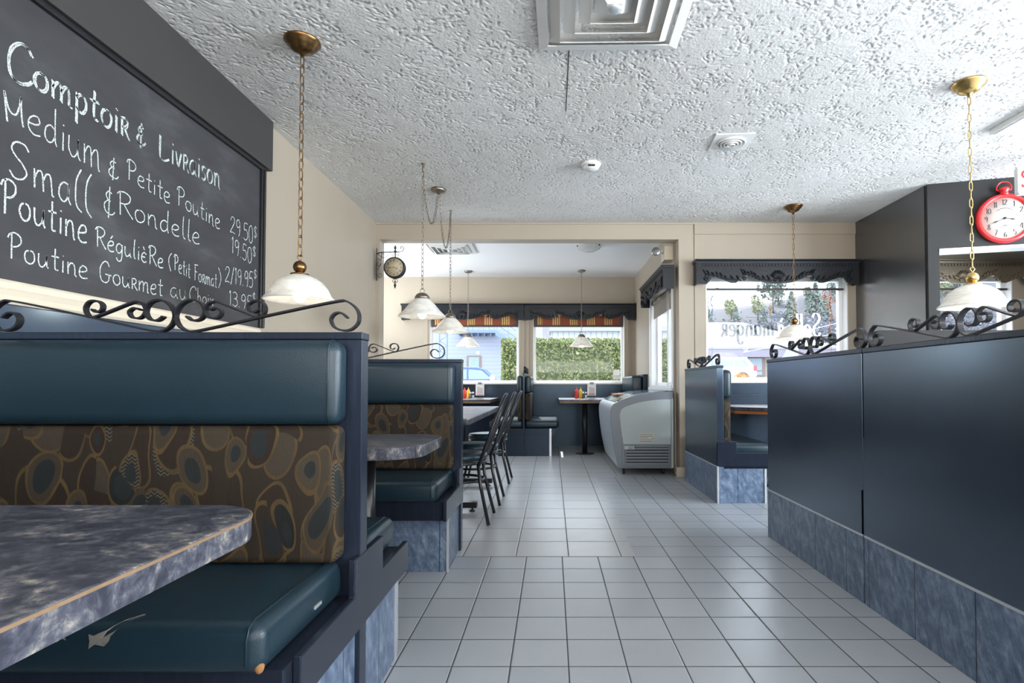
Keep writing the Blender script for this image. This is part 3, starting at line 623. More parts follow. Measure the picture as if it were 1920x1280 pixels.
for lab, x0, x1, px in (('alcove table under the right window, with condiments and menu card', .10, .90, .478), ('alcove table under the left window, behind the café chairs', -1.70, -.87, -1.3)):
    t = thing('alcove_table', lab, 'table', (0, 0, 0))
    MB().prism(cham(x0, x1, 7.72, YA - .04, .06), 'z', ZT - .022, ZT).build('tabletop', 'top', t, bevel=.002)
    MB().prism(cham(x0 + .01, x1 - .01, 7.73, YA - .045, .06), 'z', ZT - .05, ZT - .022).build('wood_edge', 'wood', t)
    MB().cyl((px, 8.02, .012), .038, ZT - .06, 24).build('pole', 'black', t); MB().lathe([(.14, 0), (.14, .008), (.05, .014)], (px, 8.02, 0), 24).build('foot', 'black', t)
t = thing('booth_table', 'booth table with cut corner under the lettered window', 'table', (0, 0, 0))
MB().prism([(1.72, 5.52), (1.72, 5.20), (2.12, 4.86), (2.9, 4.86), (2.9, YB - .035), (1.72, YB - .035)], 'z', ZT - .03, ZT).build('tabletop', 'top', t, bevel=.002)
MB().prism([(1.73, 5.52), (1.73, 5.21), (2.13, 4.875), (2.89, 4.875), (2.89, YB - .04), (1.73, YB - .04)], 'z', ZT - .062, ZT - .03).build('wood_edge', 'orangewood', t)
MB().cyl((2.3, 5.45, .012), .038, ZT - .07, 20).build('pole', 'black', t); MB().lathe([(.2, 0), (.2, .01), (.05, .02)], (2.3, 5.45, 0), 24).build('foot', 'black', t)

# ------------------------------------------------------------------ café chairs (front towards local -x)
def make_chair():
    r = thing('cafe_chair', None, 'chair')
    MB().lathe([(.01, .445), (.185, .445), (.20, .455), (.205, .475), (.195, .495), (.12, .503), (.01, .505)], (0, 0, 0), 36).build('seat', 'vinyl', r)
    MB().tube([(.192 * math.cos(a), .192 * math.sin(a), .432) for a in [2 * PI * k / 36 for k in range(36)]], .012, 8, True).build('seat_ring', 'black', r)
    for sx, sy in ((-1, 1), (-1, -1), (1, 1), (1, -1)):
        MB().tube([(.15 * sx, .13 * sy, .435), (.17 * sx, .145 * sy, .28), (.235 * sx, .19 * sy, 0.004)], .0125, 8).build('leg', 'black', r)
    MB().tube([(.176 * math.cos(a), .176 * math.sin(a), .30) for a in [2 * PI * k / 36 for k in range(36)]], .010, 8, True).build('foot_ring', 'black', r)
    def lean(y, z): return (.165 + (z - .43) * .36, y, z)
    bow = spline([lean(-.165, .42), lean(-.185, .55), lean(-.18, .70), lean(-.145, .83), lean(-.08, .905), lean(0, .928), lean(.08, .905), lean(.145, .83), lean(.18, .70), lean(.185, .55), lean(.165, .42)], 4)
    MB().tube(bow, .0125, 8).build('back_bow', 'black', r)
    for y0, y1, zt in ((-.105, -.11, .875), (-.038, -.042, .917), (.038, .042, .917), (.105, .11, .875)):
        MB().tube([lean(y0, .435), lean((y0 + y1) / 2, .65), lean(y1, zt)], .007, 6).build('spindle', 'black', r)
    MB().tube(spline([lean(-.075, .44), lean(-.085, .56), lean(-.05, .67), lean(0, .70), lean(.05, .67), lean(.085, .56), lean(.075, .44)], 4), .007, 6).build('inner_bow', 'black', r)
    return r
ch = make_chair()
for i, (x, y, lab) in enumerate(((-.685, 4.115, 'black bow back café chair nearest the camera at the dining table'), (-.665, 4.745, 'black bow back café chair in the middle of the row of three'), (-.665, 5.73, 'black bow back café chair farthest back at the dining table'))):
    o = ch if i == 0 else copy_tree(ch)
    o.location = (x, y, 0); tag(o, lab, 'chair', 'café chairs along the dining tables')

# ------------------------------------------------------------------ hanging lamps
def chain(mb, pts, pitch=.045, hl=.0245, hw=.0095, wire=.0024):
    P = [Vector(p) for p in pts]; seg = [(b - a).length for a, b in zip(P, P[1:])]; tot = sum(seg); n = max(1, round(tot / pitch))
    for i in range(n):
        d = (i + .5) * tot / n; k = 0
        while k < len(seg) - 1 and d > seg[k]: d -= seg[k]; k += 1
        c = P[k].lerp(P[k + 1], d / seg[k]); ax = (P[k + 1] - P[k]).normalized()
        ref = Vector((0, 1, 0)) if abs(ax.y) < .9 else Vector((1, 0, 0))
        u = ax.cross(ref).normalized(); w = ax.cross(u)
        side = u if i % 2 else (u * .5 + w * .85).normalized()
        ring = []
        for q in range(10):
            a = 2 * PI * q / 10; ca, sa = math.cos(a), math.sin(a)
            ring.append(c + ax * (hl * math.copysign(abs(ca) ** .7, ca)) + side * (hw * sa))
        mb.tube(ring, wire, 5, True)
    return mb
def shell(prof, th=.004):
    inner = [(max(.001, r - th), h - th * .4) for r, h in prof]
    return prof + inner[::-1]
def lamp_light(loc, e=1.6):
    l = bpy.data.lights.new('bulb_light', 'POINT'); l.energy = e; l.color = (1, .90, .76); l.shadow_soft_size = .03
    o = bpy.data.objects.new('bulb_light', l); COL.objects.link(o); o.location = loc
    return o
def dome_lamp(label, x, y, rim, rad, metal, group='brass dome pendants'):
    r = thing('pendant_lamp', label, 'lamp', (x, y, rim), 0, group)
    k = rad / .175; top = ZC - rim
    MB().lathe([(.088, top), (.090, top - .008), (.078, top - .014), (.076, top - .026), (.060, top - .034), (.055, top - .048), (.030, top - .060), (.012, top - .066), (.008, top - .085)], (0, 0, 0), 32).build('canopy', metal, r)
    chain(MB(), [(0, 0, .232), (0, 0, top - .08)], .050, .031, .0095, .0026).build('chain', metal, r)
    b = MB().ball((0, 0, .172), .033, 24).lathe([(.045, .132), (.046, .137), (.022, .143), (.018, .150)], (0, 0, 0), 24)
    b.tube([(.0, 0, .203), (-.014, 0, .224), (-.007, 0, .234), (.007, 0, .234), (.014, 0, .224)], .003, 6, True); b.build('finial', metal, r)
    pr = [(.175, 0), (.170, .010), (.156, .022), (.150, .036), (.140, .058), (.118, .088), (.085, .113), (.045, .130), (.030, .134)]
    MB().lathe(shell([(a * k, h) for a, h in pr]), (0, 0, 0), 48, close=True).build('shade', 'shade', r)
    MB().ball((0, 0, .028), .034, 20, 1.15).build('bulb', 'bulb', r)
    l = lamp_light((0, 0, .028 - .05)); l.parent = r
    return r
def cone_body(r, top):
    pr = [(.188, 0), (.185, .008), (.168, .024), (.140, .052), (.108, .092), (.080, .122), (.058, .143), (.045, .150)]
    MB().lathe(shell(pr), (0, 0, 0), 48, close=True).build('shade', 'shade', r)
    MB().lathe([(.060, .142), (.058, .160), (.045, .178), (.030, .188), (.012, .190)], (0, 0, 0), 32).tube([(.018 * math.cos(a), 0, .208 + .018 * math.sin(a)) for a in [2 * PI * q / 16 for q in range(16)]], .003, 6, True).build('shade_cap', 'nickel', r)
    MB().ball((0, 0, .022), .036, 20, 1.1).build('bulb', 'bulb', r)
    l = lamp_light((0, 0, -.03), 1.4); l.parent = r
def cone_lamp(label, x, y, rim, group):
    r = thing('pendant_lamp', label, 'lamp', (x, y, rim), 0, group); top = ZC - rim
    cone_body(r, top); chain(MB(), [(0, 0, .224), (0, 0, top - .02)], .036, .022, .008).build('chain', 'nickel', r)
    MB().lathe([(.062, top), (.066, top - .01), (.055, top - .022), (.02, top - .032), (.006, top - .04)], (0, 0, 0), 32).build('canopy', 'nickel', r)
    return r
dome_lamp('white glass pendant lamp on brass chain hanging over the near booth', -1.297, 2.815, 1.432, .174, 'brass')
dome_lamp('white glass pendant lamp with brass ball hanging before the lettered window', 2.413, 5.46, 1.462, .183, 'brass')
dome_lamp('white glass pendant lamp on gold chain hanging below the red clock', 2.470, 3.216, 1.455, .178, 'goldb')
cone_lamp('cone pendant lamp in the alcove before the left window', -1.316, 8.6, 1.60, 'alcove cone pendants')
cone_lamp('cone pendant lamp in the alcove over the condiment table', .460, 8.55, 1.595, 'alcove cone pendants')
# two swagged cone pendants fed from one canopy
CX, CY = -1.035, 4.98
cnp = thing('ceiling_canopy', 'nickel ceiling canopy feeding two swagged chains', 'light fitting', (CX, CY, ZC))
MB().lathe([(.064, 0), (.068, -.012), (.055, -.028), (.02, -.036), (.008, -.05)], (0, 0, 0), 32).build('cover', 'nickel', cnp)
MB().tube([(0.014 * math.cos(a), 0, -.062 + .014 * math.sin(a)) for a in [2 * PI * q / 12 for q in range(12)]], .003, 6, True).build('loop', 'nickel', cnp)
for i_sw, (x, y, rim, lab, droop) in enumerate(((-1.042, 4.40, 1.545, 'nearer of the two swagged cone pendants over the dining tables', .42), (-1.04, 5.60, 1.535, 'farther of the two swagged cone pendants over the dining tables', .50))):
    r = thing('pendant_lamp', lab, 'lamp', (x, y, rim), 0, 'swagged cone pendants'); top = ZC - rim
    cone_body(r, top)
    chain(MB(), [(0, 0, .224), (0, 0, top - .02)], .036, .022, .008).build('chain', 'nickel', r)
    MB().tube([(0, 0, top), (0, 0, top - .02), (.012, 0, top - .03), (.014, 0, top - .018)], .004, 6).lathe([(.016, top), (.016, top - .004)], (0, 0, 0), 16).build('hook', 'nickel', r)
    dx, dy = CX - x, CY - y; sw = []
    for q in range(15):
        u = q / 14; sw.append((dx * u + (.012 if i_sw else -.012) * u, dy * u, top - .03 - .04 * u - droop * (1 - (2 * u - 1) ** 2) ** .8 * (.55 if False else .82)))
    chain(MB(), sw, .036, .022, .008).build('swag_chain', 'nickel', r)

# ------------------------------------------------------------------ handwriting: single-stroke letters (x-height .5, cap height 1)
G = {
 'C': (.78, [[(.72, .80), (.60, .96), (.38, 1.0), (.14, .80), (.04, .48), (.12, .14), (.36, 0), (.62, .06), (.74, .16)]]),
 'o': (.52, [[(.26, .50), (.10, .44), (.03, .24), (.12, .04), (.28, 0), (.42, .12), (.44, .34), (.34, .48), (.20, .49)]]),
 'm': (.80, [[(.06, .50), (.08, .0)], [(.08, .28), (.20, .48), (.32, .46), (.36, .24), (.36, 0)], [(.36, .28), (.48, .48), (.60, .46), (.64, .22), (.66, .02), (.74, .0)]]),
 'n': (.56, [[(.06, .50), (.08, .0)], [(.08, .28), (.20, .48), (.34, .46), (.40, .24), (.42, .02), (.50, -.02)]]),
 'p': (.52, [[(.08, .52), (.08, -.36)], [(.08, .38), (.22, .52), (.40, .44), (.44, .22), (.34, .02), (.18, .0), (.08, .10)]]),
 't': (.42, [[(.20, .86), (.19, .20), (.24, .03), (.36, .04)], [(.03, .54), (.38, .56)]]),
 'i': (.24, [[(.11, .48), (.11, .0)], [(.11, .66), (.125, .69)]]),
 'R': (.68, [[(.12, .98), (.14, 0)], [(.0, .82), (.10, .96), (.34, 1.0), (.54, .88), (.52, .66), (.34, .52), (.16, .48)], [(.28, .50), (.46, .22), (.66, .0)]]),
 'r': (.44, [[(.08, .52), (.09, 0)], [(.04, .50), (.24, .54), (.34, .42), (.26, .28), (.10, .25)], [(.20, .26), (.30, .12), (.44, -.04)]]),
 '&': (.55, [[(.36, .80), (.22, .84), (.10, .70), (.20, .54), (.32, .52)], [(.20, .53), (.05, .36), (.08, .14), (.26, .04), (.42, .06), (.52, .18)], [(.27, 1.02), (.23, -.10)]]),
 'L': (.55, [[(.08, 1.0), (.07, .40), (.10, .06), (.24, .0), (.40, .10), (.50, .18)]]),
 'v': (.44, [[(.03, .50), (.19, .02), (.38, .50)]]),
 'a': (.54, [[(.40, .46), (.24, .50), (.08, .38), (.04, .16), (.16, .01), (.30, .06), (.40, .26), (.41, .48)], [(.41, .48), (.40, .14), (.50, .0)]]),
 's': (.40, [[(.34, .46), (.20, .50), (.08, .42), (.12, .30), (.28, .22), (.32, .10), (.20, .0), (.06, .05)]]),
 'u': (.54, [[(.05, .50), (.06, .16), (.18, .0), (.32, .08), (.40, .28), (.41, .50)], [(.41, .50), (.41, .12), (.50, .0)]]),
 'M': (.98, [[(.04, 1.0), (.20, .05)], [(.06, 1.0), (.24, .52), (.44, .34), (.62, .44), (.74, .98)], [(.74, .98), (.80, .40), (.88, .02)]]),
 'e': (.50, [[(.06, .24), (.24, .26), (.40, .36), (.34, .49), (.18, .49), (.05, .32), (.06, .10), (.22, -.01), (.44, .04)]]),
 'd': (.54, [[(.40, .42), (.24, .50), (.08, .38), (.04, .16), (.16, .01), (.30, .06), (.40, .24)], [(.40, .98), (.40, .20), (.46, .0)]]),
 'P': (.60, [[(.14, .98), (.15, 0)], [(.0, .76), (.06, .92), (.28, 1.0), (.50, .90), (.52, .68), (.38, .52), (.18, .46)]]),
 'S': (.70, [[(.62, .84), (.48, 1.0), (.22, .98), (.10, .80), (.20, .62), (.44, .46), (.56, .24), (.44, .04), (.20, .0), (.06, .14)]]),
 '|': (.36, [[(.26, 1.0), (.10, .72), (.06, .36), (.12, .08), (.32, -.04)]]),
 'l': (.26, [[(.12, 1.0), (.09, .50), (.11, .10), (.22, .0)]]),
 'g': (.52, [[(.40, .44), (.24, .50), (.08, .40), (.05, .18), (.18, .04), (.32, .10), (.41, .30)], [(.42, .50), (.41, -.10), (.32, -.34), (.16, -.36), (.05, -.24)]]),
 'é': (.50, [[(.06, .24), (.24, .26), (.40, .36), (.34, .49), (.18, .49), (.05, .32), (.06, .10), (.22, -.01), (.44, .04)], [(.20, .62), (.34, .80)]]),
 'è': (.50, [[(.40, .44), (.22, .50), (.06, .34), (.06, .12), (.22, 0), (.42, .06)], [(.08, .26), (.30, .27)], [(.14, .80), (.26, .64)]]),
 'à': (.54, [[(.40, .46), (.24, .50), (.08, .38), (.04, .16), (.16, .01), (.30, .06), (.40, .26), (.41, .48)], [(.41, .48), (.40, .14), (.50, .0)], [(.12, .80), (.28, .62)]]),
 'G': (.74, [[(.58, .80), (.46, .98), (.26, .98), (.08, .72), (.05, .36), (.16, .06), (.38, 0), (.54, .14), (.58, .40)], [(.34, .40), (.70, .38)]]),
 'h': (.54, [[(.07, 1.0), (.08, 0)], [(.08, .28), (.20, .48), (.34, .46), (.40, .22), (.42, 0)]]),
 'x': (.46, [[(.05, .50), (.40, .0)], [(.40, .50), (.05, .0)]]),
 'F': (.56, [[(.12, 1.0), (.12, 0)], [(.02, .98), (.52, 1.0)], [(.12, .54), (.42, .55)]]),
 '(': (.34, [[(.26, 1.12), (.08, .78), (.05, .34), (.22, -.12)]]), ')': (.34, [[(.06, 1.12), (.24, .78), (.27, .34), (.10, -.12)]]),
 '1': (.26, [[(.03, .86), (.13, 1.0), (.13, 0)]]), '2': (.56, [[(.06, .76), (.18, .98), (.40, .96), (.46, .74), (.30, .40), (.04, .02), (.28, .06), (.52, .02)]]),
 '3': (.54, [[(.06, .92), (.26, 1.0), (.44, .84), (.38, .60), (.20, .54)], [(.20, .54), (.44, .46), (.48, .20), (.30, 0), (.05, .08)]]),
 '4': (.56, [[(.40, 0), (.40, 1.0), (.04, .32), (.54, .32)]]), '5': (.54, [[(.46, .98), (.14, .98), (.10, .58), (.30, .62), (.48, .44), (.44, .14), (.24, 0), (.04, .08)]]),
 '6': (.54, [[(.42, .96), (.18, .74), (.06, .36), (.14, .06), (.34, .02), (.48, .22), (.40, .46), (.20, .46), (.08, .28)]]), '7': (.52, [[(.04, .98), (.48, .98), (.18, 0)]]),
 '8': (.54, [[(.26, .54), (.10, .74), (.24, .98), (.42, .84), (.34, .60), (.12, .36), (.10, .10), (.28, 0), (.46, .14), (.42, .40), (.26, .54)]]),
 '9': (.54, [[(.44, .76), (.30, .98), (.10, .86), (.08, .60), (.26, .50), (.42, .66), (.45, .90), (.42, .30), (.34, 0)]]),
 '0': (.54, [[(.26, 1.0), (.10, .86), (.04, .46), (.14, .06), (.30, 0), (.46, .20), (.48, .62), (.38, .94), (.24, 1.0)]]),
 '.': (.20, [[(.07, .0), (.09, .05)]]), '/': (.46, [[(.38, 1.05), (.06, -.10)]]), '$': (.42, [[(.34, .86), (.20, .94), (.07, .82), (.18, .66), (.33, .54), (.26, .38), (.06, .40)], [(.21, 1.02), (.19, .28)]]),
 ' ': (.34, []), 'E': (.50, [[(.10, 1.0), (.10, 0)], [(.10, 1.0), (.46, 1.0)], [(.10, .52), (.40, .52)], [(.10, 0), (.46, 0)]]),
 'O': (.74, [[(.36, 1.0), (.14, .88), (.05, .50), (.14, .12), (.36, 0), (.58, .12), (.66, .50), (.58, .88), (.36, 1.0)]]), 'T': (.56, [[(.28, 1.0), (.28, 0)], [(.02, 1.0), (.54, 1.0)]]), 'I': (.2, [[(.1, 1), (.1, 0)]]),
}
def text_strokes(txt):
    x = 0; out = []
    for c in txt:
        w, st = G[c]
        for s in st:
            out.append([(x + px, py) for px, py in s])
        x += w + .045
    return out, x
def write(mb, txt, p0, p1, h0, h1, w, place, jitter=0.012, double=0.0, calli=False, slant=0.0, rnd=None):
    """strokes of txt along the base line p0-p1 (in board units), caps h0 high at the start and h1 at the end; place(u, v, lift) -> 3-D"""
    st, W = text_strokes(txt); rnd = rnd or random.Random(len(txt) * 7 + int(p0[0] * 100))
    for s in st:
        for k in range(2 if double else 1):
            q = spline([(a + rnd.uniform(-jitter, jitter) + k * double, b + rnd.uniform(-jitter, jitter) - k * double * .6, 0) for a, b in s], 5) if len(s) > 2 else [Vector((a + k * double, b - k * double * .6, 0)) for a, b in s]
            pts = []
            for a in q:
                t = a.x / W; h = h0 + (h1 - h0) * t
                pts.append(Vector((p0[0] + (p1[0] - p0[0]) * t + slant * a.y * h, p0[1] + (p1[1] - p0[1]) * t + a.y * h)))
            m = len(pts); vs = []
            for i in range(m):
                d = pts[min(i + 1, m - 1)] - pts[max(i - 1, 0)]
                if d.length < 1e-7: d = Vector((1, 0))
                d.normalize(); nn = Vector((-d.y, d.x))
                ww = w * (.28 + .72 * abs(d.y) ** 1.2) if calli else w * (1 + .12 * math.sin(i * 1.7))
                for sg in (1, -1):
                    p = pts[i] + nn * (sg * ww * .5); vs.append(place(p.x, p.y, 0.0))
            mb.add(vs, [(2 * i, 2 * i + 1, 2 * i + 3, 2 * i + 2) for i in range(m - 1)])
    return mb

# ------------------------------------------------------------------ chalkboard on the left wall
cb = thing('chalkboard', 'large chalkboard menu with handwritten poutine prices on the left wall', 'chalkboard', (XL, 0, 0))
box(.001, .012, -2.2, 3.60, 1.372, 2.445).build('slate', 'board', cb)
f = box(.012, .032, -2.2, 3.645, 2.418, 2.444).box(.001, .032, 3.595, 3.645, 1.374, 2.418).box(.032, .040, 3.612, 3.630, 1.374, 2.43)
f.build('frame', 'frame', cb, bevel=.004)
BX = .0135
pl = lambda u, v, l: (BX, u, v)
def W_(txt, a, b, h0, h1, w=.0065, **k): write(MB(), txt, a, b, h0, h1, w * .82, pl, **k).build('chalk_word', 'chalk', cb)
W_('C', (1.914, 2.081), (2.019, 2.103), 0.155, 0.139, w=.008,double=.05)
W_('omptoir', (2.013, 2.107), (2.483, 2.122), 0.131, 0.152, w=.0075,double=.05)
W_('&', (2.520, 2.114), (2.587, 2.128), 0.105, 0.104, w=.007,double=.03)
W_('L', (2.661, 2.113), (2.752, 2.110), 0.114, 0.121, w=.0065,double=.03)
W_('ivraison', (2.751, 2.121), (3.171, 2.141), 0.148, 0.149, w=.0065,double=.04)
W_('M', (1.905, 1.922), (1.994, 1.936), 0.112, 0.110, w=.0075)
W_('edium', (1.996, 1.934), (2.335, 1.905), 0.133, 0.171, w=.0065)
W_('&', (2.364, 1.905), (2.431, 1.906), 0.086, 0.093, w=.006)
W_('Petite', (2.468, 1.935), (2.760, 1.909), 0.094, 0.105, w=.006)
W_('Poutine', (2.802, 1.927), (3.177, 1.899), 0.098, 0.112, w=.006)
W_('29.50', (3.267, 1.915), (3.526, 1.906), 0.096, 0.112, w=.0055)
W_('$', (3.525, 1.918), (3.580, 1.915), 0.109, 0.119, w=.0045)
W_('Sma||', (1.928, 1.745), (2.296, 1.706), 0.129, 0.176, w=.0075)
W_('&', (2.344, 1.735), (2.414, 1.739), 0.126, 0.118, w=.0065)
W_('Rondelle', (2.416, 1.758), (3.001, 1.764), 0.108, 0.117, w=.0065)
W_('19.50', (3.287, 1.792), (3.516, 1.774), 0.096, 0.100, w=.0055)
W_('$', (3.516, 1.795), (3.567, 1.794), 0.103, 0.105, w=.0045)
W_('Poutine', (1.907, 1.603), (2.272, 1.584), 0.125, 0.138, w=.0085)
W_('RégulièRe', (2.305, 1.585), (2.719, 1.575), 0.086, 0.093, w=.0065)
W_('(', (2.745, 1.584), (2.784, 1.579), 0.074, 0.077, w=.006)
W_('Petit', (2.788, 1.587), (2.919, 1.564), 0.081, 0.086, w=.0055)
W_('Format', (2.947, 1.565), (3.153, 1.556), 0.084, 0.092, w=.0055)
W_(')', (3.152, 1.571), (3.198, 1.567), 0.092, 0.098, w=.0055)
W_('2/19.95', (3.224, 1.607), (3.533, 1.622), 0.090, 0.104, w=.0055)
W_('$', (3.532, 1.657), (3.580, 1.662), 0.089, 0.091, w=.0045)
W_('Poutine', (1.935, 1.450), (2.278, 1.437), 0.094, 0.098, w=.0065)
W_('Gourmet', (2.329, 1.442), (2.718, 1.437), 0.088, 0.095, w=.006)
W_('au', (2.764, 1.444), (2.896, 1.442), 0.103, 0.103, w=.0055)
W_('Choix', (2.911, 1.445), (3.123, 1.447), 0.082, 0.080, w=.0055)
W_('13.95', (3.267, 1.477), (3.524, 1.475), 0.082, 0.094, w=.0055)
W_('$', (3.523, 1.500), (3.568, 1.503), 0.095, 0.094, w=.0045)

# ------------------------------------------------------------------ carved valances and blinds
def valance(label, L, loc, rz, mat='carved', plain_mat='carvedpl', H=.265, D=.125, group='carved window valances'):
    r = thing('valance', label, 'valance', loc, rz, group)
    half = [(0, 0), (.065, 0), (.075, .015), (.095, .068), (.12, .072), (.165, .045), (.215, .012), (.245, .012), (.265, .05), (.28, .088), (.31, .090), (.36, .050), (.42, .014), (.46, .006), (.5, .004)]
    pts = half + [(1 - a, b) for a, b in half[::-1][1:]]
    P = [(a * L, b * H / .265) for a, b in pts]
    MB().prism(P + [(L, H - .03), (0, H - .03)], 'y', -D, -D + .018).build('carved_panel', mat, r)
    for x0 in (0, L - .018): box(x0, x0 + .018, -D + .018, -.002, 0, H - .03).build('end_board', plain_mat, r)
    MB().prism([(-.002, H - .034), (-D - .004, H - .034), (-D - .006, H - .024), (-D - .018, H - .014), (-D - .022, H - .004), (-D - .022, H), (-.002, H)], 'x', -.012, L + .012).build('cornice', plain_mat, r)
    dn = MB(); n = int((L - .12) / .034)
    for k in range(n): x = .06 + (L - .12) * (k + .5) / n; dn.box(x - .011, x + .011, -D - .008, -D + .001, H - .072, H - .045)
    dn.box(.05, L - .05, -D - .004, -D + .001, H - .082, H - .075); dn.build('dentil_row', plain_mat, r)
    cv = MB(); cx = L / 2; y = -D - .005
    for k in range(-4, 5):                                   # central shell
        a = k * .30; cv.tube([(cx + .012 * math.sin(a), y, .050), (cx + .045 * math.sin(a), y - .004, .058 + .045 * math.cos(a)), (cx + .085 * math.sin(a), y, .062 + .085 * math.cos(a))], [.005, .011, .006], 6)
    for s in (1, -1):
        cv.tube([(cx + s * (.03 + .016 * math.cos(a) * (1 - a / 9)), y - .002, .036 + .016 * math.sin(a) * (1 - a / 9)) for a in [q * .5 for q in range(14)]], .008, 6)
        for (fx0, fx1, z0, z1) in ((.46, .29, .035, .108), (.275, .06, .035, .10)):
            path = spline([(L / 2 + s * (fx0 - .5 if False else 0) + s * L * (.5 - fx0), y, z0), (L / 2 + s * L * (.5 - (fx0 * .6 + fx1 * .4)), y, z0 + .02), (L / 2 + s * L * (.5 - (fx0 * .3 + fx1 * .7)), y, z1 - .012), (L / 2 + s * L * (.5 - fx1), y, z1)], 5)
            cv.tube(path, .0085, 6)
            for i in range(1, len(path), 2):
                p = path[i]; ln = .045 + .012 * math.sin(i)
                cv.tube([(p.x, y - .001, p.z), (p.x + s * .014, y - .004, p.z + ln * .55), (p.x + s * .034, y, p.z + ln)], [.006, .0095, .003], 5)
                if i % 2 and p.z > .05: cv.tube([(p.x, y - .001, p.z), (p.x + s * .012, y - .003, p.z - .02)], [.006, .003], 5)
            ex = L / 2 + s * L * (.5 - fx1)
            cv.tube([(ex + s * .022 * math.cos(a) * (1 - a / 11), y - .003, z1 - .052 + .026 * math.sin(a) * (1 - a / 11)) for a in [q * .55 for q in range(16)]], .0085, 6)
    cv.xf(Matrix.Scale(H / .265, 4, (0, 0, 1)))
    cv.build('carving', mat, r)
    return r
valance('black carved valance over the lettered window by the charcoal partition', 1.755, (1.555, YB - .002, 2.085), 0)
valance('black carved valance over the left alcove window', 1.99, (-2.45, YA - .024, 2.055), 0)
valance('black carved valance over the right alcove window', 1.80, (-.445, YA - .024, 2.055), 0)
valance('black carved valance seen sideways over the freezer window', 1.55, (XR - .016, 7.62, 2.065), -PI / 2)
valance('tarnished gold carved valance seen through the opening under the red clock', 1.62, (3.62, YB - .002, 2.085), 0, 'goldcarve', 'goldcarve')
for lab, x0, x1 in (('red and gold woven blind rolled up in the left alcove window', -1.99, -.57), ('red and gold woven blind rolled up in the right alcove window', -.29, 1.17)):
    r = thing('roll_blind', lab, 'blind', (x0, YA + .03, 0), 0, 'woven blinds of the alcove')
    box(0, x1 - x0, -.012, .0, 1.985, 2.14).build('blind_fabric', 'blind', r); box(-.01, x1 - x0 + .01, -.02, .008, 1.955, 1.987).box(-.012, .045, -.016, .004, 1.987, 2.14).box(x1 - x0 - .045, x1 - x0 + .012, -.016, .004, 1.987, 2.14).build('bottom_rail', 'blindbar', r, bevel=.003)
r = thing('roller_shade', 'taupe roller shade rolled up in the alcove side window', 'blind', (XR + .035, 0, 0))
MB().cyl((0, 6.30, 2.12), .032, 1.30, 24, 'y').build('roll', 'rollblind', r); box(-.004, 0, 6.32, 7.58, 1.90, 2.12).build('fabric', 'rollblind', r)
MB().tube([(-.06, 6.42, 2.08), (-.058, 6.43, 1.6), (-.058, 6.43, .98), (-.05, 6.44, .985), (-.045, 6.45, 1.6), (-.03, 6.45, 2.1)], .004, 6).build('pull_cord', 'cord', r)
r = thing('roller_shade', 'thin dark bottom bar of a clear shade across the lettered window', 'blind', (0, YB + .05, 0))
box(1.71, 3.23, -.008, .008, 2.045, 2.068).build('bottom_bar', 'blindbar', r); box(1.71, 3.23, -.002, .002, 2.068, 2.19).build('clear_sheet', 'glass', r)
r = thing('roller_shade', 'thin dark bottom bar of a shade in the window under the clock', 'blind', (0, YB + .05, 0))
box(3.77, 5.04, -.008, .008, 2.045, 2.068).build('bottom_bar', 'blindbar', r); box(3.77, 5.04, -.002, .002, 2.068, 2.19).build('clear_sheet', 'glass', r)

# ------------------------------------------------------------------ lettering on the window
lw = lambda u, v, l: (4.84 - u, YB + .12, v)            # reads from outside, so mirrored from here
lt = MB(); rd = random.Random(3)
write(lt, 'manger', (2.36, 1.545), (2.955, 1.545), .245, .245, .030, lw, 0.0, calli=True)
lt.build('window_lettering', 'frost', w3)['label'] = 'mirrored serif lettering on the glass, backlit grey put into its colour'
lt = MB(); write(lt, 'Salle', (1.83, 1.545), (2.205, 1.545), .25, .25, .028, lw, 0.0, calli=True); write(lt, 'à', (2.245, 1.545), (2.32, 1.545), .25, .25, .026, lw, 0.0, calli=True)
lt.build('window_lettering', 'frostw', w3)['label'] = 'white mirrored serif lettering on the glass'
def flat(mb, pts, w, y=YB + .119):
    P = [Vector((p[0], p[1])) for p in pts]; m = len(P); vs = []
    for i in range(m):
        d = (P[min(i + 1, m - 1)] - P[max(i - 1, 0)]).normalized(); nn = Vector((-d.y, d.x)) * w * .5
        for q in (P[i] + nn, P[i] - nn): vs.append((q.x, y, q.y))
    return mb.add(vs, [(2 * i, 2 * i + 1, 2 * i + 3, 2 * i + 2) for i in range(m - 1)])
def curl(cx, cz, r, s=1, t=1, turns=1.3): return [(cx + s * r * (1 - .6 * q / 20) * math.cos(q / 20 * turns * 2 * PI), cz + t * r * (1 - .6 * q / 20) * math.sin(q / 20 * turns * 2 * PI)) for q in range(21)]
gd = MB(); ox, oz = 2.445, 1.80
flat(gd, [(ox, oz - .03), (ox, oz + .075)], .012); flat(gd, [(ox - .018, oz + .055), (ox, oz + .095), (ox + .018, oz + .055), (ox, oz + .03), (ox - .018, oz + .055)], .010)
gd.build('window_ornament', 'goldprint', w3)
od = MB()
for s in (1, -1):
    flat(od, curl(ox + s * .045, oz, .032, -s), .006); flat(od, curl(ox + s * .045, oz, .012, -s), .008)
    flat(od, spline([(ox + s * .02, oz - .03, 0), (ox + s * .07, oz - .025, 0), (ox + s * .11, oz + .02, 0), (ox + s * .14, oz, 0), (ox + s * .165, oz - .025, 0)], 5), .006)
flat(od, [(ox - .27, oz - .045), (ox + .15, oz - .045)], .005)
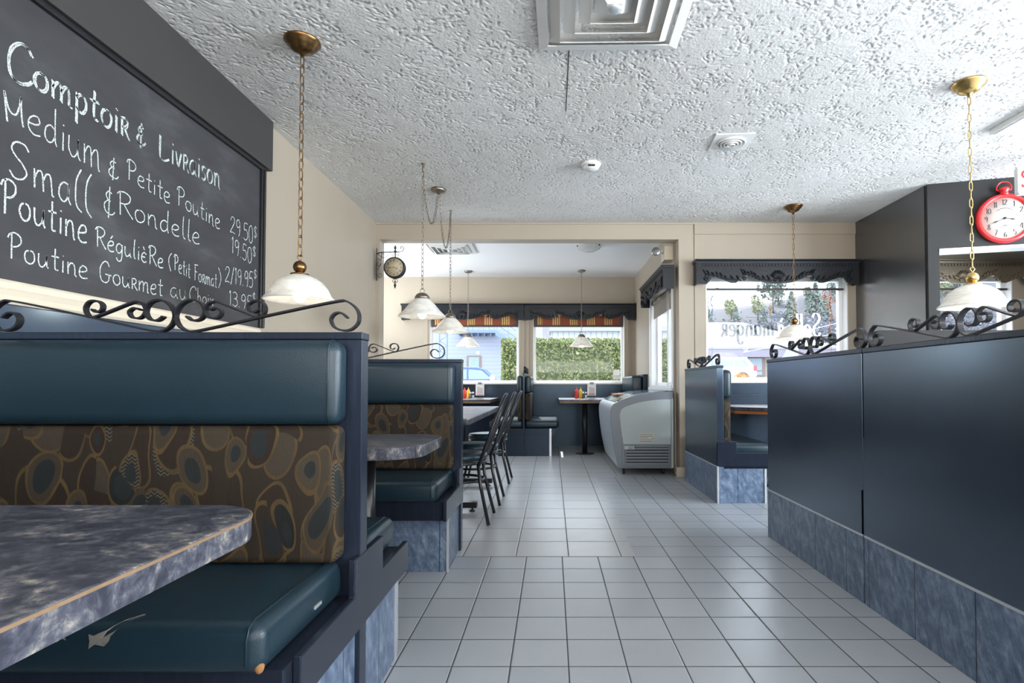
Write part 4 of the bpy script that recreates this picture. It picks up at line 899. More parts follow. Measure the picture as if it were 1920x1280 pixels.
# corner scrolls, left and top
for r0, z0 in ((.05, 2.04), (.035, 1.96), (.028, 1.90)): flat(od, curl(1.80 + (.05 if r0 > .04 else .01), z0, r0, 1, 1), .007)
flat(od, spline([(1.80, 2.0, 0), (1.775, 1.92, 0), (1.80, 1.86, 0), (1.79, 1.80, 0)], 5), .010); flat(od, [(1.79, 1.86), (1.79, 1.12)], .005)
for k in range(4): flat(od, curl(1.93 + .045 * k, 2.105, .018, 1 if k % 2 else -1), .006)
flat(od, [(2.12, 2.11), (2.92, 2.11)], .006)
for k in range(4): flat(od, curl(2.95 + .045 * k, 2.105, .018, -1 if k % 2 else 1), .006)
od.build('window_ornament', 'steel', w3)
og = MB()
for r0, x0, z0 in ((.05, 3.08, 2.02), (.04, 3.12, 1.94), (.03, 3.10, 1.87), (.03, 3.05, 1.97)): flat(og, curl(x0, z0, r0, -1, 1), .010)
flat(og, spline([(3.13, 2.0, 0), (3.11, 1.90, 0), (3.135, 1.80, 0), (3.12, 1.70, 0)], 5), .012); flat(og, [(3.12, 1.80), (3.12, 1.12)], .007)
og.build('window_ornament', 'orangeprint', w3)['label'] = 'orange scroll decal on the right of the glass'
r = thing('notice', 'small white and yellow paper notice taped low in the right alcove window', 'notice', (1.02, YA + .10, 1.09))
box(0, .11, -.002, 0, .065, .16).build('white_sheet', 'paper', r); box(0, .115, -.002, 0, 0, .062).build('yellow_sheet', 'dial', r)

# ------------------------------------------------------------------ freezer in the alcove
fz = thing('ice_cream_freezer', 'pale grey chest freezer with sloped top against the alcove side wall', 'freezer', (0, 6.12, 0))
prof = [(.735, .075), (.690, .28), (.660, .50), (.648, .66), (.655, .735), (.675, .775), (.71, .80), (.80, .842), (.92, .882), (1.06, .906), (1.20, .918), (1.345, .922), (1.345, .075)]
P = [tuple(p)[:2] for p in spline([(a, b, 0) for a, b in prof[:12]], 4)] + [(1.345, .075)]
MB().prism(P, 'y', .012, 1.50, False).build('shell', 'fbody', fz)
inn = [(.790, .34), (.765, .50), (.752, .64), (.758, .70), (.785, .738), (.86, .772), (.98, .806), (1.10, .826), (1.22, .836), (1.315, .838), (1.315, .34)]
I = [tuple(p)[:2] for p in spline([(a, b, 0) for a, b in inn[:10]], 4)] + [(1.315, .34)]
MB().prism(P, 'y', -.014, .012).build('end_surround', 'fband', fz, bevel=.003)
MB().prism([(1.322, .085), (1.346, .085), (1.346, .845), (1.322, .845)], 'y', -.019, -.013).build('end_panel', 'fpanel', fz)
MB().prism(I, 'y', -.022, -.013).build('end_panel', 'fpanel', fz, bevel=.002)
box(.772, 1.305, -.026, -.013, .092, .335).build('grille_plate', 'fband', fz, bevel=.004)
box(.82, 1.285, -.028, -.0255, .125, .312).build('grille_gap', 'fdark', fz)
gs = MB()
for k in range(6):
    z = .118 + k * .033; gs.box(.80 - k * 0, 1.29, -.040, -.027, z, z + .022)
gs.build('grille_slats', 'fband', fz, bevel=.004)
dp = box(.795, .905, -.044, -.026, .285, .322).build('display', 'fpanel', fz, bevel=.002); box(.848, .888, -.0455, -.0435, .292, .316).build('readout', 'fdark', dp)
sg = MB(); write(sg, '121', (.851, .296), (.886, .296), .017, .017, .003, lambda u, v, l: (u, -.0465, v), 0); sg.build('readout_digits', 'paper', dp)
lb = box(.965, 1.125, -.0235, -.0215, .365, .465).build('warning_label', 'dial', fz)
ll = MB()
for k, wd in enumerate((.15, .14, .09, .15, .15)): ll.box(.969, .969 + wd, -.0245, -.0232, .371 + k * .019, .375 + k * .019)
ll.add([(1.108, -.0245, .40), (1.124, -.0245, .40), (1.116, -.0245, .415)], [(0, 1, 2)]); ll.build('label_print', 'ink', lb)
lid = MB().prism([(.71, .801), (.80, .843), (.92, .883), (1.06, .907), (1.20, .919), (1.34, .923), (1.34, .928), (1.20, .925), (1.06, .914), (.92, .890), (.80, .850), (.71, .808)], 'y', .10, 1.46).build('sliding_lid', 'darkwin', fz)
vs = MB()
for k in range(22):
    a = .735 + k * .026; zt = .815 + .112 * (1 - ((1.34 - a) / .63) ** 1.7); vs.box(a, a + .015, .03, .085, zt - .012, zt + .004)
vs.build('top_vent', 'fdark', fz)
box(.80, .95, .75, 1.3, .868, .885).build('lid_sticker', 'orangewood', fz)
box(.652, .664, .40, .52, .60, .615).build('front_mark', 'fdark', fz)
for cx, cy in ((.80, .06), (1.24, .06), (.80, 1.42), (1.24, 1.42)):
    c = MB().cyl((cx - .012, cy, .032), .030, .024, 20, 'x'); c.box(cx - .018, cx + .018, cy - .02, cy + .02, .058, .078).tube([(cx, cy, .032), (cx, cy - .03, .05), (cx, cy - .035, .068)], .006, 6); c.build('caster', 'black', fz)

# ------------------------------------------------------------------ things on the ceiling
def diffuser(label, cx, cy, s, sy, rz=0.0, drop=.03):
    r = thing('air_vent', label, 'vent', (cx, cy, ZC), rz)
    def ring(a, b, za, zb, t=.004):
        v = []
        for h, z in ((a, za), (b, zb)):
            for q in ((-h, -h * sy / s), (h, -h * sy / s), (h, h * sy / s), (-h, h * sy / s)): v.append((q[0], q[1], z))
        for h, z in ((b, zb - t), (a, za - t)):
            for q in ((-h, -h * sy / s), (h, -h * sy / s), (h, h * sy / s), (-h, h * sy / s)): v.append((q[0], q[1], z))
        f = []
        for L0, L1 in ((0, 1), (1, 2), (2, 3), (3, 0)):
            for k in range(4): f.append((L0 * 4 + k, L0 * 4 + (k + 1) % 4, L1 * 4 + (k + 1) % 4, L1 * 4 + k))
        return MB().add(v, f)
    h = s / 2
    ring(h, h * .86, -.010, -.020, .008).build('frame', 'vent', r, bevel=.002)
    for k in range(4): a = h * (.86 - .20 * k); ring(a, a - h * .15, -.022 - .002 * k, -.075 + .004 * k, .003).build('vane', 'vent', r) if False else ring(a - h * .02, a - h * .17, -.004, -.046, .003).build('vane', 'vent', r)
    box(-h * .10, h * .10, -h * .10, h * .10, -.05, -.044).build('centre_plate', 'vent', r, bevel=.002)
    MB().lathe([(.001, -.062), (.02, -.062), (.035, -.055), (.035, -.045)], (0, 0, 0), 16).build('damper_knob', 'trim', r)
    return r
diffuser('large square stepped air vent in the ceiling nearest the camera', .287, 2.50, .725, .725, math.radians(-1.0))
diffuser('square air vent in the smooth alcove ceiling', -1.32, 7.10, .62, .60)
r = thing('exhaust_vent', 'small square vent with round louvres in the plaster ceiling', 'vent', (1.315, 4.0, ZC), math.radians(-4))
MB().prism(rrect(-.14, .14, -.14, .14, .008, 3), 'z', -.008, 0).build('plate', 'vent', r, bevel=.002)
for k in range(4): a = .105 - k * .024; MB().lathe([(a, -.008), (a - .004, -.012 - .004 * k - .012), (a - .018, -.010 - .004 * k), (a - .016, -.008)], (0, 0, 0), 40, close=True).build('louvre', 'vent', r)
MB().lathe([(.001, -.03), (.016, -.028), (.020, -.018), (.020, -.008)], (0, 0, 0), 24).build('hub', 'vent', r)
gr = MB()
for k in range(14): a = math.radians(20 + 10 * k); gr.box(.072, .10, -.0022, .0022, -.012, -.006).xf(Matrix.Rotation(a, 4, 'Z'), len(gr.v) - 8)
gr.build('dark_slots', 'fdark', r)
r = thing('smoke_detector', 'small round white smoke detector on the plaster ceiling', 'smoke detector', (.315, 4.40, ZC))
MB().lathe([(.078, 0), (.080, -.010), (.074, -.022), (.066, -.026)], (0, 0, 0), 40).build('base', 'plastic', r)
MB().lathe([(.064, -.026), (.062, -.040), (.046, -.052), (.001, -.055)], (0, 0, 0), 40).build('head', 'plastic', r)
box(-.028, .028, -.066, -.058, -.044, -.030).build('slot', 'fdark', r)
r = thing('flush_light', 'round cream glass flush light on the alcove ceiling', 'ceiling light', (.47, 6.93, ZC))
MB().lathe([(.135, 0), (.137, -.02), (.12, -.028)], (0, 0, 0), 40).build('base', 'trim', r)
MB().lathe([(.165, -.022), (.160, -.035), (.13, -.068), (.08, -.092), (.001, -.10)], (0, 0, 0), 48).build('glass_bowl', 'shade', r)
for k in range(3): a = math.radians(200 + 120 * k); MB().ball((.158 * math.cos(a), .158 * math.sin(a), -.04), .010, 10).build('clip', 'ink', r)
r = thing('ceiling_light_box', 'shallow white light box on the ceiling at the top right edge', 'ceiling light', (3.42, 3.20, ZC))
box(-.35, .35, -.62, .62, -.035, 0).build('tray', 'plastic', r, bevel=.004); box(-.33, .33, -.60, .60, -.042, -.034).build('diffuser_sheet', 'flatceil', r)

# ------------------------------------------------------------------ clocks, emergency light, exit sign
AWM = Matrix.Translation(AW_LOC) @ Matrix.Rotation(AW_RZ, 4, 'Z')
cloc = AWM @ Vector((.566, -.004, 2.425))
r = thing('wall_clock', 'red pocket watch style wall clock on the charcoal angled wall', 'clock', cloc, AW_RZ)
MB().lathe([(.001, 0), (.205, 0), (.212, -.012), (.212, -.035), (.205, -.050), (.190, -.055), (.178, -.048), (.176, -.030), (.001, -.030)], (0, 0, 0), 64, 'y').build('case', 'red', r)
MB().lathe([(.001, -.029), (.177, -.029), (.177, -.032), (.001, -.032)], (0, 0, 0), 64, 'y').build('dial', 'dial', r)
nm = MB(); hd = lambda u, v, l: (u, -.0335, v)
for k in range(1, 13):
    a = math.radians(90 - 30 * k); t_ = str(k); _, Wt = text_strokes(t_); wd = .042 * Wt
    cx, cz = .138 * math.cos(a), .138 * math.sin(a); write(nm, t_, (cx - wd / 2 + .003, cz - .024), (cx + wd / 2 + .003, cz - .024), .046, .046, .0065, hd, 0, calli=True)
for k in range(26): a = math.radians(130 - 80 * k / 25); nm.box(.088 * math.cos(a) - .0016, .088 * math.cos(a) + .0016, -.0338, -.033, .088 * math.sin(a) - .002, .088 * math.sin(a) + .002)
for k in range(5): nm.box(-.014 + .007 * k, -.010 + .007 * k, -.0338, -.033, -.066, -.059)
nm.build('numerals', 'ink', r)
def hand(mb, ang, ln, w, y):
    a = math.radians(90 - ang); d = Vector((math.cos(a), 0, math.sin(a))); n_ = Vector((-math.sin(a), 0, math.cos(a)))
    pr = [(-.12, .4), (0, .5), (.45, .25), (.58, 1.0), (.70, .9), (.80, .3), (1.0, .05)]
    top = [d * (ln * q) + n_ * (w * h) for q, h in pr]; bot = [d * (ln * q) - n_ * (w * h) for q, h in pr]
    vs = [(p.x, y, p.z) for p in top + bot] + [(p.x, y - .002, p.z) for p in top + bot]; m = len(pr); f = []
    for i in range(m - 1): f += [(i, i + 1, m + i + 1, m + i), (2 * m + i, 3 * m + i, 3 * m + i + 1, 2 * m + i + 1)]
    return mb.add(vs, f)
MB_ = hand(MB(), 101, .088, .007, -.036); MB_.build('hour_hand', 'ink', r); hand(MB(), 247, .118, .0055, -.039).build('minute_hand', 'ink', r)
MB().cyl((0, -.042, 0), .010, .010, 16, 'y').build('hand_hub', 'ink', r)
MB().lathe([(.034, .198), (.030, .215), (.032, .232), (.040, .240), (.040, .256), (.028, .266), (.001, .268)], (0, -.028, 0), 24).build('crown', 'red', r)
MB().tube(spline([(-.030, -.028, .246), (-.050, -.028, .244), (-.054, -.028, .268), (-.036, -.028, .304), (0, -.028, .316), (.036, -.028, .304), (.054, -.028, .268), (.050, -.028, .244), (.030, -.028, .246)], 4), .0055, 8).build('bow_ring', 'red', r)

r = thing('bracket_clock', 'small black double sided station clock on a scrolled bracket by the alcove opening', 'clock', (-1.70, 5.93, 2.262))
MB().lathe([(.001, .028), (.095, .028), (.112, .024), (.116, .006), (.110, -.006), (.110, -.022), (.116, -.028), (.113, -.044), (.104, -.050), (.098, -.042), (.001, -.040)], (0, 0, 0), 48, 'y').build('case', 'iron', r)
MB().lathe([(.001, -.0405), (.098, -.0405), (.098, -.043), (.001, -.043)], (0, 0, 0), 48, 'y').build('dial', 'agedial', r)
nm = MB()
for k in range(1, 13):
    a = math.radians(90 - 30 * k); cx, cz = .076 * math.cos(a), .076 * math.sin(a); t_ = str(k); _, Wt = text_strokes(t_); wd = .018 * Wt
    write(nm, t_, (cx - wd / 2, cz - .010), (cx + wd / 2, cz - .010), .02, .02, .0032, lambda u, v, l: (u, -.0436, v), 0)
nm.build('numerals', 'ink', r)
hand(MB(), 112, .045, .004, -.045).build('hour_hand', 'ink', r); hand(MB(), 265, .072, .0035, -.047).build('minute_hand', 'ink', r)
br = MB().tube([(0, 0, .112), (0, 0, .175)], .006, 8).lathe([(.001, .165), (.012, .17), (.014, .185), (.006, .20), (.014, .215), (.010, .235), (.001, .252)], (0, 0, 0), 16)
br.tube([(-.197, 0, .160), (-.15, 0, .172), (0, 0, .176), (.045, 0, .176)], .0055, 8)
br.tube([(.045, 0, .176), (.080, 0, .186), (.094, 0, .212), (.082, 0, .236), (.062, 0, .234), (.058, 0, .216), (.070, 0, .210)], .004, 6)
br.tube([(.04 * math.cos(a), 0, .143 + .012 * math.sin(a)) for a in [k * 2 * PI / 16 for k in range(16)]], .003, 6, True)
br.box(-.203, -.196, -.012, .012, -.135, .215)
for q in ([(-.196, 0, .155), (-.15, 0, .12), (-.16, 0, .09), (-.185, 0, .095), (-.18, 0, .115)], [(-.15, 0, .17), (-.155, 0, .06), (-.165, 0, .03), (-.19, 0, .025), (-.192, 0, .055), (-.178, 0, .062)],
          [(-.05, 0, .172), (-.10, 0, .125), (-.135, 0, .115), (-.15, 0, .145), (-.13, 0, .16), (-.118, 0, .145)], [(-.196, 0, -.02), (-.165, 0, .02), (-.15, 0, .05)], [(-.196, 0, -.06), (-.185, 0, -.09), (-.155, 0, -.10), (-.142, 0, -.075), (-.16, 0, -.06), (-.17, 0, -.078)]):
    br.tube(spline(q, 5), .0028, 6)
for s in (1, -1): br.tube(spline([(0, 0, -.112), (s * .022, 0, -.125), (s * .026, 0, -.145), (s * .010, 0, -.155), (s * .006, 0, -.140)], 4), .003, 6)
br.tube([(0, 0, -.11), (0, 0, -.17)], .004, 8).lathe([(.001, -.225), (.012, -.195), (.013, -.18), (.004, -.168), (.016, -.164), (.001, -.16)], (0, 0, 0), 16)
br.build('bracket', 'iron', r)

r = thing('emergency_light', 'beige emergency light box with a swivel lamp over the side window', 'emergency light', (XR, 6.24, 2.50))
box(-.10, 0, -.04, .16, -.085, .075).build('battery_box', 'beigetrim', r, bevel=.004)
MB().tube([(-.10, .04, .01), (-.125, .04, .015), (-.14, .04, .02)], .010, 8).build('swivel', 'trim', r)
hd_ = MB().lathe([(.012, -.03), (.036, -.02), (.046, .02), (.050, .035), (.044, .04), (.001, .03)], (0, 0, 0), 28, 'y').xf(Matrix.Translation((-.175, .05, .025)) @ Matrix.Rotation(math.radians(160), 4, 'Z'))
hd_.build('lamp_head', 'chrome', r)
MB().ball((-.19, .02, .028), .018, 14).build('lens', 'clearg', r)
r = thing('exit_sign', 'white hanging exit sign with red letters cut by the right edge', 'exit sign', (3.592, 4.22, ZC), math.radians(-14))
MB().tube([(.19, 0, 0), (.19, 0, -.10)], .010, 8).lathe([(.035, 0), (.035, -.012), (.015, -.018)], (.19, 0, 0), 16).build('stem', 'plastic', r)
MB().prism(rrect(0, .38, -.32, -.10, .02, 4), 'y', -.025, .025).build('housing', 'plastic', r, bevel=.003)
ex = MB(); write(ex, 'SORTIE', (.02, -.265), (.36, -.265), .12, .12, .016, lambda u, v, l: (u, -.0265, v), 0); ex.build('lettering', 'red', r)

# ------------------------------------------------------------------ condiments and menu cards
def squeeze(label, mat, x, y, group):
    r = thing('squeeze_bottle', label, 'bottle', (x, y, ZT), 0, group)
    MB().lathe([(.024, 0), (.027, .006), (.027, .11), (.024, .122), (.013, .13)], (0, 0, 0), 24).build('body', mat, r); MB().lathe([(.014, .129), (.014, .138), (.005, .15), (.003, .17)], (0, 0, 0), 16).build('nozzle', mat, r)
def shaker(label, mat, x, y, group):
    r = thing('shaker', label, 'shaker', (x, y, ZT), 0, group)
    MB().lathe([(.020, 0), (.022, .006), (.018, .06), (.014, .075)], (0, 0, 0), 20).build('glass_body', 'clearg', r); MB().lathe([(.0165, .004), (.014, .05)], (0, 0, 0), 16).build('contents', mat, r)
    MB().lathe([(.016, .074), (.017, .085), (.012, .097), (.001, .10)], (0, 0, 0), 20).build('cap', 'chrome', r)
def menu(label, x, y, group, bars):
    r = thing('menu_holder', label, 'menu card', (x, y, ZT), 0, group)
    box(-.045, .045, -.03, .03, 0, .008).box(-.03, -.024, -.004, .004, .006, .05).box(.024, .03, -.004, .004, .006, .05).build('stand', 'clearg', r)
    c = box(-.065, .065, -.005, 0, .045, .225).build('card', 'paper', r)
    p = box(-.045, .045, -.0065, -.0052, .075, .165).build('print_block', 'pinkish', c)
    q = MB()
    for k in range(bars): q.box(-.05, .05, -.0068, -.0052, .052 + .014 * k, .060 + .014 * k)
    q.box(-.045, -.005, -.0068, -.0052, .170, .175); q.build('print_bars', 'redprint', c)
    box(-.03, .03, -.012, .004, .215, .248).build('clip', 'fband', r)
for tag_, x0, y0 in (('right', .375, 8.40), ('left', -1.335, 8.40)):
    g = 'condiments on the %s alcove table' % tag_
    squeeze('red ketchup squeeze bottle on the %s alcove table' % tag_, 'ketchup', x0, y0, None)
    squeeze('yellow mustard squeeze bottle on the %s alcove table' % tag_, 'mustard', x0 + .062, y0 - .02, None)
    shaker('pepper shaker with grey contents on the %s alcove table' % tag_, 'pepper', x0 + .100, y0 - .06, None)
    shaker('salt shaker with white contents on the %s alcove table' % tag_, 'salt', x0 + .142, y0 - .065, None)
    menu('upright menu card in a clear holder on the %s alcove table' % tag_, x0 + .232, y0 + .02, None, 2 if tag_ == 'right' else 1)

# ------------------------------------------------------------------ outside
def terrain(x, y):
    up = max(0.0, min(1.0, (y - 9) / 24)) * max(0.0, min(1.0, (x + 1) / 5))
    return -.12 + 1.15 * up
gv = MB(); xs = [-60 + 5 * i for i in range(41)]; ys = [9.3] + [10 + 3 * j for j in range(28)]
pts = [(x, y, terrain(x, y)) for y in ys for x in xs]; nx = len(xs)
gv.add(pts, [(j * nx + i, j * nx + i + 1, (j + 1) * nx + i + 1, (j + 1) * nx + i) for j in range(len(ys) - 1) for i in range(nx - 1)], True)
gv.add([(1.6, 6.2, -.12), (140, 6.2, -.12), (140, 9.3, -.12), (1.6, 9.3, -.12)], [(0, 1, 2, 3)])
struct(gv.build('ground', 'asphalt'), 'pale parking ground outside the windows')

def leaf_cloud(mb, rnd, sampler, n, s0, s1):
    for _ in range(n):
        c, nr = sampler(rnd); s = rnd.uniform(s0, s1)
        d = Vector((rnd.gauss(0, 1), rnd.gauss(0, 1), rnd.gauss(0, 1))) * .7 + nr
        d.normalize(); u = d.orthogonal().normalized(); u = Matrix.Rotation(rnd.uniform(0, 6.28), 3, d) @ u; v = d.cross(u)
        mb.add([c + u * s, c + v * s * .6, c - u * s, c - v * s * .6], [(0, 1, 2, 3)])
    return mb
rnd = random.Random(11)
hz = thing('hedge', 'tall clipped cedar hedge filling the right alcove window', 'hedge', (0, 14, -.12))
def hs(r):
    if r.random() < .16: return Vector((r.uniform(-1.3, 3.6), r.uniform(-.05, 1.0), 2.28 + r.uniform(-.07, .05))), Vector((0, -.2, 1))
    if r.random() < .10: a = r.uniform(0, PI); return Vector((-1.22 - .1 * math.sin(a), .5 - .5 * math.cos(a), r.uniform(0, 2.28))), Vector((-1, -.5, .2))
    return Vector((r.uniform(-1.3, 3.6), r.uniform(-.08, .06), r.uniform(0, 2.3))), Vector((0, -1, .35))
leaf_cloud(MB(), rnd, hs, 15000, .018, .046).build('foliage', 'hedge', hz)
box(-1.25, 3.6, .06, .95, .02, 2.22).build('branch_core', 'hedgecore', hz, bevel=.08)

bl = thing('building', 'pale blue sided building with an outside stair, left of the hedge', 'building', (0, 40, -.12))
box(-22, -.8, 0, 6, 0, 9).build('wall', 'siding', bl)
f = box(-6.2, -5.14, -.06, .0, 2.22, 3.24).build('window', 'brownframe', bl); box(-6.05, -5.3, -.075, -.055, 2.36, 3.12).build('pane', 'darkwin', f)
fe = box(-6.8, -4.0, -1.3, 0, 4.78, 4.98)
for k in range(8): fe.box(-6.75 + .38 * k, -6.71 + .38 * k, -1.28, -1.24, 4.98, 5.9)
fe.box(-6.8, -4.0, -1.29, -1.24, 5.86, 5.92).box(-6.8, -4.0, -1.29, -1.24, 5.4, 5.45)
for k in range(6): fe.box(-6.6 + .45 * k, -6.55 + .45 * k, -1.2, 0, 4.62, 4.78)
fe.build('platform', 'steel', bl)
stp = MB().prism([(-4.0, 4.98), (-4.0, 4.62), (-1.2, 2.75), (-1.2, 3.1)], 'y', -1.3, -.5)
for a in (.45, .95): stp.tube([(-4.0, -1.25, 4.98 + a), (-1.2, -1.25, 3.1 + a)], .035, 6)
for k in range(4): stp.box(-3.9 + .8 * k, -3.86 + .8 * k, -1.27, -1.23, 4.9 - .54 * k, 5.95 - .54 * k)
stp.build('stair', 'steel', bl)
tw = thing('lattice_mast', 'grey lattice mast standing before the pale blue building', 'mast', (-7.6, 38.4, -.12))
m = MB()
for x in (-.27, .27): m.box(x - .04, x + .04, -.04, .04, 0, 9)
m.build('posts', 'steel', tw); m = MB()
for k in range(13): m.tube([(-.27, 0, .1 + .68 * k), (.27, 0, .44 + .68 * k), (-.27, 0, .78 + .68 * k)], .025, 5)
m.build('lattice', 'steel', tw)
b2 = thing('building', 'white ribbed building rising just above the hedge', 'building', (0, 30, -.12))
box(-.05, 7.6, 0, 2, 0, 4.02).build('wall', 'whitesid', b2); box(-.15, 7.7, -.35, 2.2, 4.02, 4.25).build('eave', 'roof', b2)
MB().prism([(-.3, 4.25), (2.2, 4.25), (1.9, 5.0), (.2, 5.0)], 'x', -.1, 7.6).build('roof', 'roof', b2); box(-.95, -.06, .3, 2, 0, 3.7).build('annex', 'siding', b2)

def vehicle(name, label, cat, loc, paint, prof, glass, wheels, w=1.8, rad=.36):
    r = thing(name, label, cat, loc)
    MB().prism(prof, 'y', 0, w).build('body', paint, r, bevel=.06, seg=3)
    for g in glass: MB().prism(g, 'y', -.012, .02).build('side_window', 'carglass', r)
    for x in wheels:
        wl = MB().cyl((x, -.02, rad), rad, .24, 28, 'y').build('wheel', 'tyre', r); MB().cyl((x, -.035, rad), rad * .6, .03, 20, 'y').build('hubcap', 'trim', wl)
        MB().prism([(x + (rad + .09) * math.cos(a), rad + (rad + .09) * math.sin(a)) for a in [k * PI / 12 for k in range(13)]], 'y', -.01, .05).build('wheel_arch', 'tyre', r)
    return r
tr = vehicle('pickup_truck', 'blue pickup truck parked before the pale blue building', 'truck', (-7.7, 30, -.12), 'truckblue',
    [(0, .55), (5.7, .55), (5.75, 1.0), (5.6, 1.25), (4.6, 1.36), (3.95, 1.98), (3.6, 2.08), (2.3, 2.10), (2.02, 2.0), (1.9, 1.40), (.02, 1.38)],
    [[(2.15, 1.42), (3.05, 1.42), (3.05, 1.96), (2.28, 1.96)], [(3.15, 1.42), (4.42, 1.42), (3.85, 1.90), (3.15, 1.96)]], (1.0, 4.75), rad=.40)
box(2.3, 2.6, -.03, 0, 1.18, 1.24).box(3.3, 3.6, -.03, 0, 1.18, 1.24).build('door_handle', 'chrome', tr); MB().ball((4.45, -.12, 1.48), .15, 12).build('mirror', 'plastic', tr)
su = vehicle('parked_car', 'white sport utility car parked outside the lettered window', 'car', (7.75, 33.0, .95), 'suvwhite',
    [(.05, .35), (4.45, .35), (4.58, .65), (4.55, .95), (4.42, 1.15), (4.05, 1.60), (3.7, 1.70), (1.9, 1.70), (1.5, 1.60), (.95, 1.12), (.1, .95)],
    [[(1.25, 1.12), (2.15, 1.12), (2.15, 1.56), (1.75, 1.54)], [(2.22, 1.12), (3.15, 1.12), (3.15, 1.57), (2.22, 1.57)], [(3.22, 1.12), (4.10, 1.14), (3.78, 1.55), (3.22, 1.57)]], (.85, 3.68))
box(4.36, 4.56, -.02, .3, .88, 1.20).build('tail_lamp', 'lampred', su); box(4.1, 4.66, -.02, 1.8, .38, .50).build('bumper', 'tyre', su)

b3 = thing('building', 'low buff brick building with a white roof across the road', 'building', (0, 48, 1.0))
box(6, 24.0, 0, 9, 0, 2.40).build('wall', 'brick', b3)
box(5.4, 24.6, -1.0, 10, 2.37, 3.05).build('fascia', 'fascia', b3); box(5.3, 24.7, -1.06, 10, 3.05, 3.22).build('eave', 'roof', b3)
MB().add([(5.3, -1.06, 3.22), (24.7, -1.06, 3.22), (24.7, 10, 3.22), (5.3, 10, 3.22), (8.5, 4, 5.9), (18.0, 4, 5.9)], [(0, 1, 5, 4), (1, 2, 5), (2, 3, 4, 5), (3, 0, 4), (0, 3, 2, 1)]).build('roof', 'roof', b3)
for x, wd in ((17.0, 1.6), (20.3, 1.1), (11.2, 1.6)):
    f = box(x, x + wd, -.08, 0, .75, 2.35).build('window', 'brownframe', b3); box(x + .14, x + wd - .3, -.1, -.07, 1.25, 2.3).box(x + .14, x + wd - .3, -.1, -.07, .85, 1.15).build('pane', 'darkwin', f)
box(16.3, 16.75, -.9, -.5, 0, 2.4).build('porch_post', 'plastic', b3); box(18.9, 19.1, -.06, 0, 0, 2.0).build('downpipe', 'plastic', b3)
b4 = thing('building', 'long white shop building seen through the opening under the clock', 'building', (0, 40, 1.0))
box(26.5, 44, 0, 8, 0, 3.4).build('wall', 'whitesid', b4); box(26.0, 44.5, -.5, 8.4, 3.4, 3.8).build('eave', 'roof', b4)
for k in range(4): f = box(28 + 2.6 * k, 29.5 + 2.6 * k, -.08, 0, 1.0, 2.4).build('window', 'plastic', b4); box(28.12 + 2.6 * k, 29.38 + 2.6 * k, -.1, -.07, 1.1, 2.3).build('pane', 'darkwin', f)

hv = MB(); hx = [-60 + 8 * i for i in range(34)]; hy = [64 + 6 * j for j in range(17)]
def hill_z(x, y):
    base = max(0, min(1, (y - 64) / 70)); h = 16.3 + .20 * max(0, x - 28) + 1.6 * math.sin(x * .09) + 1.2 * math.sin(x * .031 + 1)
    return .9 + h * base ** 1.25
hv.add([(x, y, hill_z(x, y)) for y in hy for x in hx], [(j * 34 + i, j * 34 + i + 1, (j + 1) * 34 + i + 1, (j + 1) * 34 + i) for j in range(16) for i in range(33)], True)
struct(hv.build('hill', 'hill'), 'hazy wooded hillside beyond the road')
rnd = random.Random(5)
def brush(r):
    x, y = r.uniform(18, 100), r.uniform(70, 110.5); return Vector((x, y, hill_z(x, y) + abs(r.gauss(0, 1.1)))), Vector((0, -1, .3))
tag(leaf_cloud(MB(), rnd, brush, 22000, .10, .42).build('bare_brush', 'bare'), 'grey leafless brush covering the hillside', 'brush', kind='stuff')
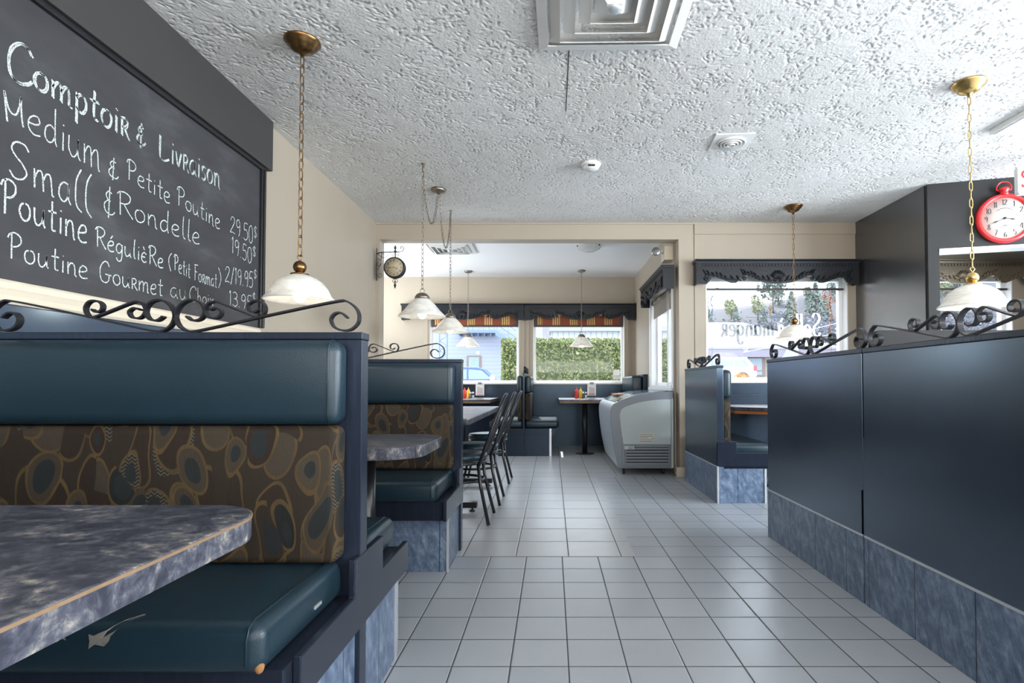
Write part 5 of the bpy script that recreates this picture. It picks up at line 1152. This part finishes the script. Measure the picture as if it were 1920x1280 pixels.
def tree(label, x, y, h, mat, conifer, rn, group):
    z = hill_z(x, y) - .2; r = thing('hillside_tree', label, 'tree', (x, y, z), 0, group)
    MB().lathe([(.22, 0), (.16, h * .5), (.04, h * .97)], (0, 0, 0), 8).build('trunk', 'trunk', r); w = h * (.27 if conifer else .32)
    def smp(q):
        if conifer:
            t = q.random() ** .8; a = q.uniform(0, 6.283); rr = w * (1 - t) * q.uniform(.35, 1.05) + .1; return Vector((rr * math.cos(a), rr * math.sin(a), h * (.14 + .86 * t) - rr * .25)), Vector((math.cos(a), math.sin(a), .3))
        a, b = q.uniform(0, 6.283), q.uniform(-1.2, 1.57); rr = q.uniform(.5, 1.0); d = Vector((math.cos(a) * math.cos(b), math.sin(a) * math.cos(b), math.sin(b)))
        return Vector((d.x * w * rr, d.y * w * rr, h * .62 + d.z * h * .36 * rr)), d
    leaf_cloud(MB(), rn, smp, 520 if conifer else 420, h * .028, h * .07).build('crown', mat, r)
rn = random.Random(21)
for row, y in enumerate((112, 118, 124, 130)):
    for k in range(11):
        x = 25 + row * 1.55 + k * 6.1 + rn.uniform(-.5, .5); h = rn.uniform(3.6, 6.6)
        if row == 2 and abs(x - 50) < 4: continue
        if rn.random() < .6: tree('hazy green conifer on the hillside ridge beyond the road', x, y, h * 1.1, 'conifer', True, rn, 'conifers on the ridge')
        else: tree('yellow green budding tree on the hillside beyond the road', x, y, h * .8, 'larch', False, rn, 'budding trees on the hillside')
tree('tallest wide branched pine on the ridge above the brick building', 50.0, 124, 11.5, 'conifer', False, rn, None)
for i, (za, zb, lab) in enumerate(((3.6, 6.1, 'upper white overhead wire sloping across the hillside'), (3.1, 5.2, 'lower white overhead wire sloping across the hillside'))):
    tag(MB().tube([(16, 46, za + .6), (20, 44.5, (za + zb) / 2 + .35), (27, 43, zb + .9)], .028, 6).build('overhead_wire', 'wire'), lab, 'wire', 'overhead wires')
for lab, x, y, rx, h in (('dry orange shrub mound just outside the lettered window', 2.60, 7.55, .135, 1.165), ('smaller dry orange shrub outside, half hidden by the right aisle panel', 2.92, 7.6, .08, 1.04)):
    r = thing('dry_shrub', lab, 'shrub', (x, y, -.12)); q0 = random.Random(int(x * 10))
    def smp(q):
        a, b = q.uniform(0, 6.283), q.uniform(-.3, 1.57); d = Vector((math.cos(a) * math.cos(b), math.sin(a) * math.cos(b), math.sin(b))); return Vector((d.x * rx, d.y * rx, h - .06 + d.z * .17)), d
    leaf_cloud(MB(), q0, smp, 900, .008, .018).build('foliage', 'dryleaf', r)
    st = MB()
    for k in range(14): a = k * .45; st.tube([(0.02 * math.cos(a), .02 * math.sin(a), 0), (rx * .5 * math.cos(a), rx * .5 * math.sin(a), h * .7), (rx * .8 * math.cos(a), rx * .8 * math.sin(a), h)], .005, 5)
    st.build('stems', 'trunk', r)
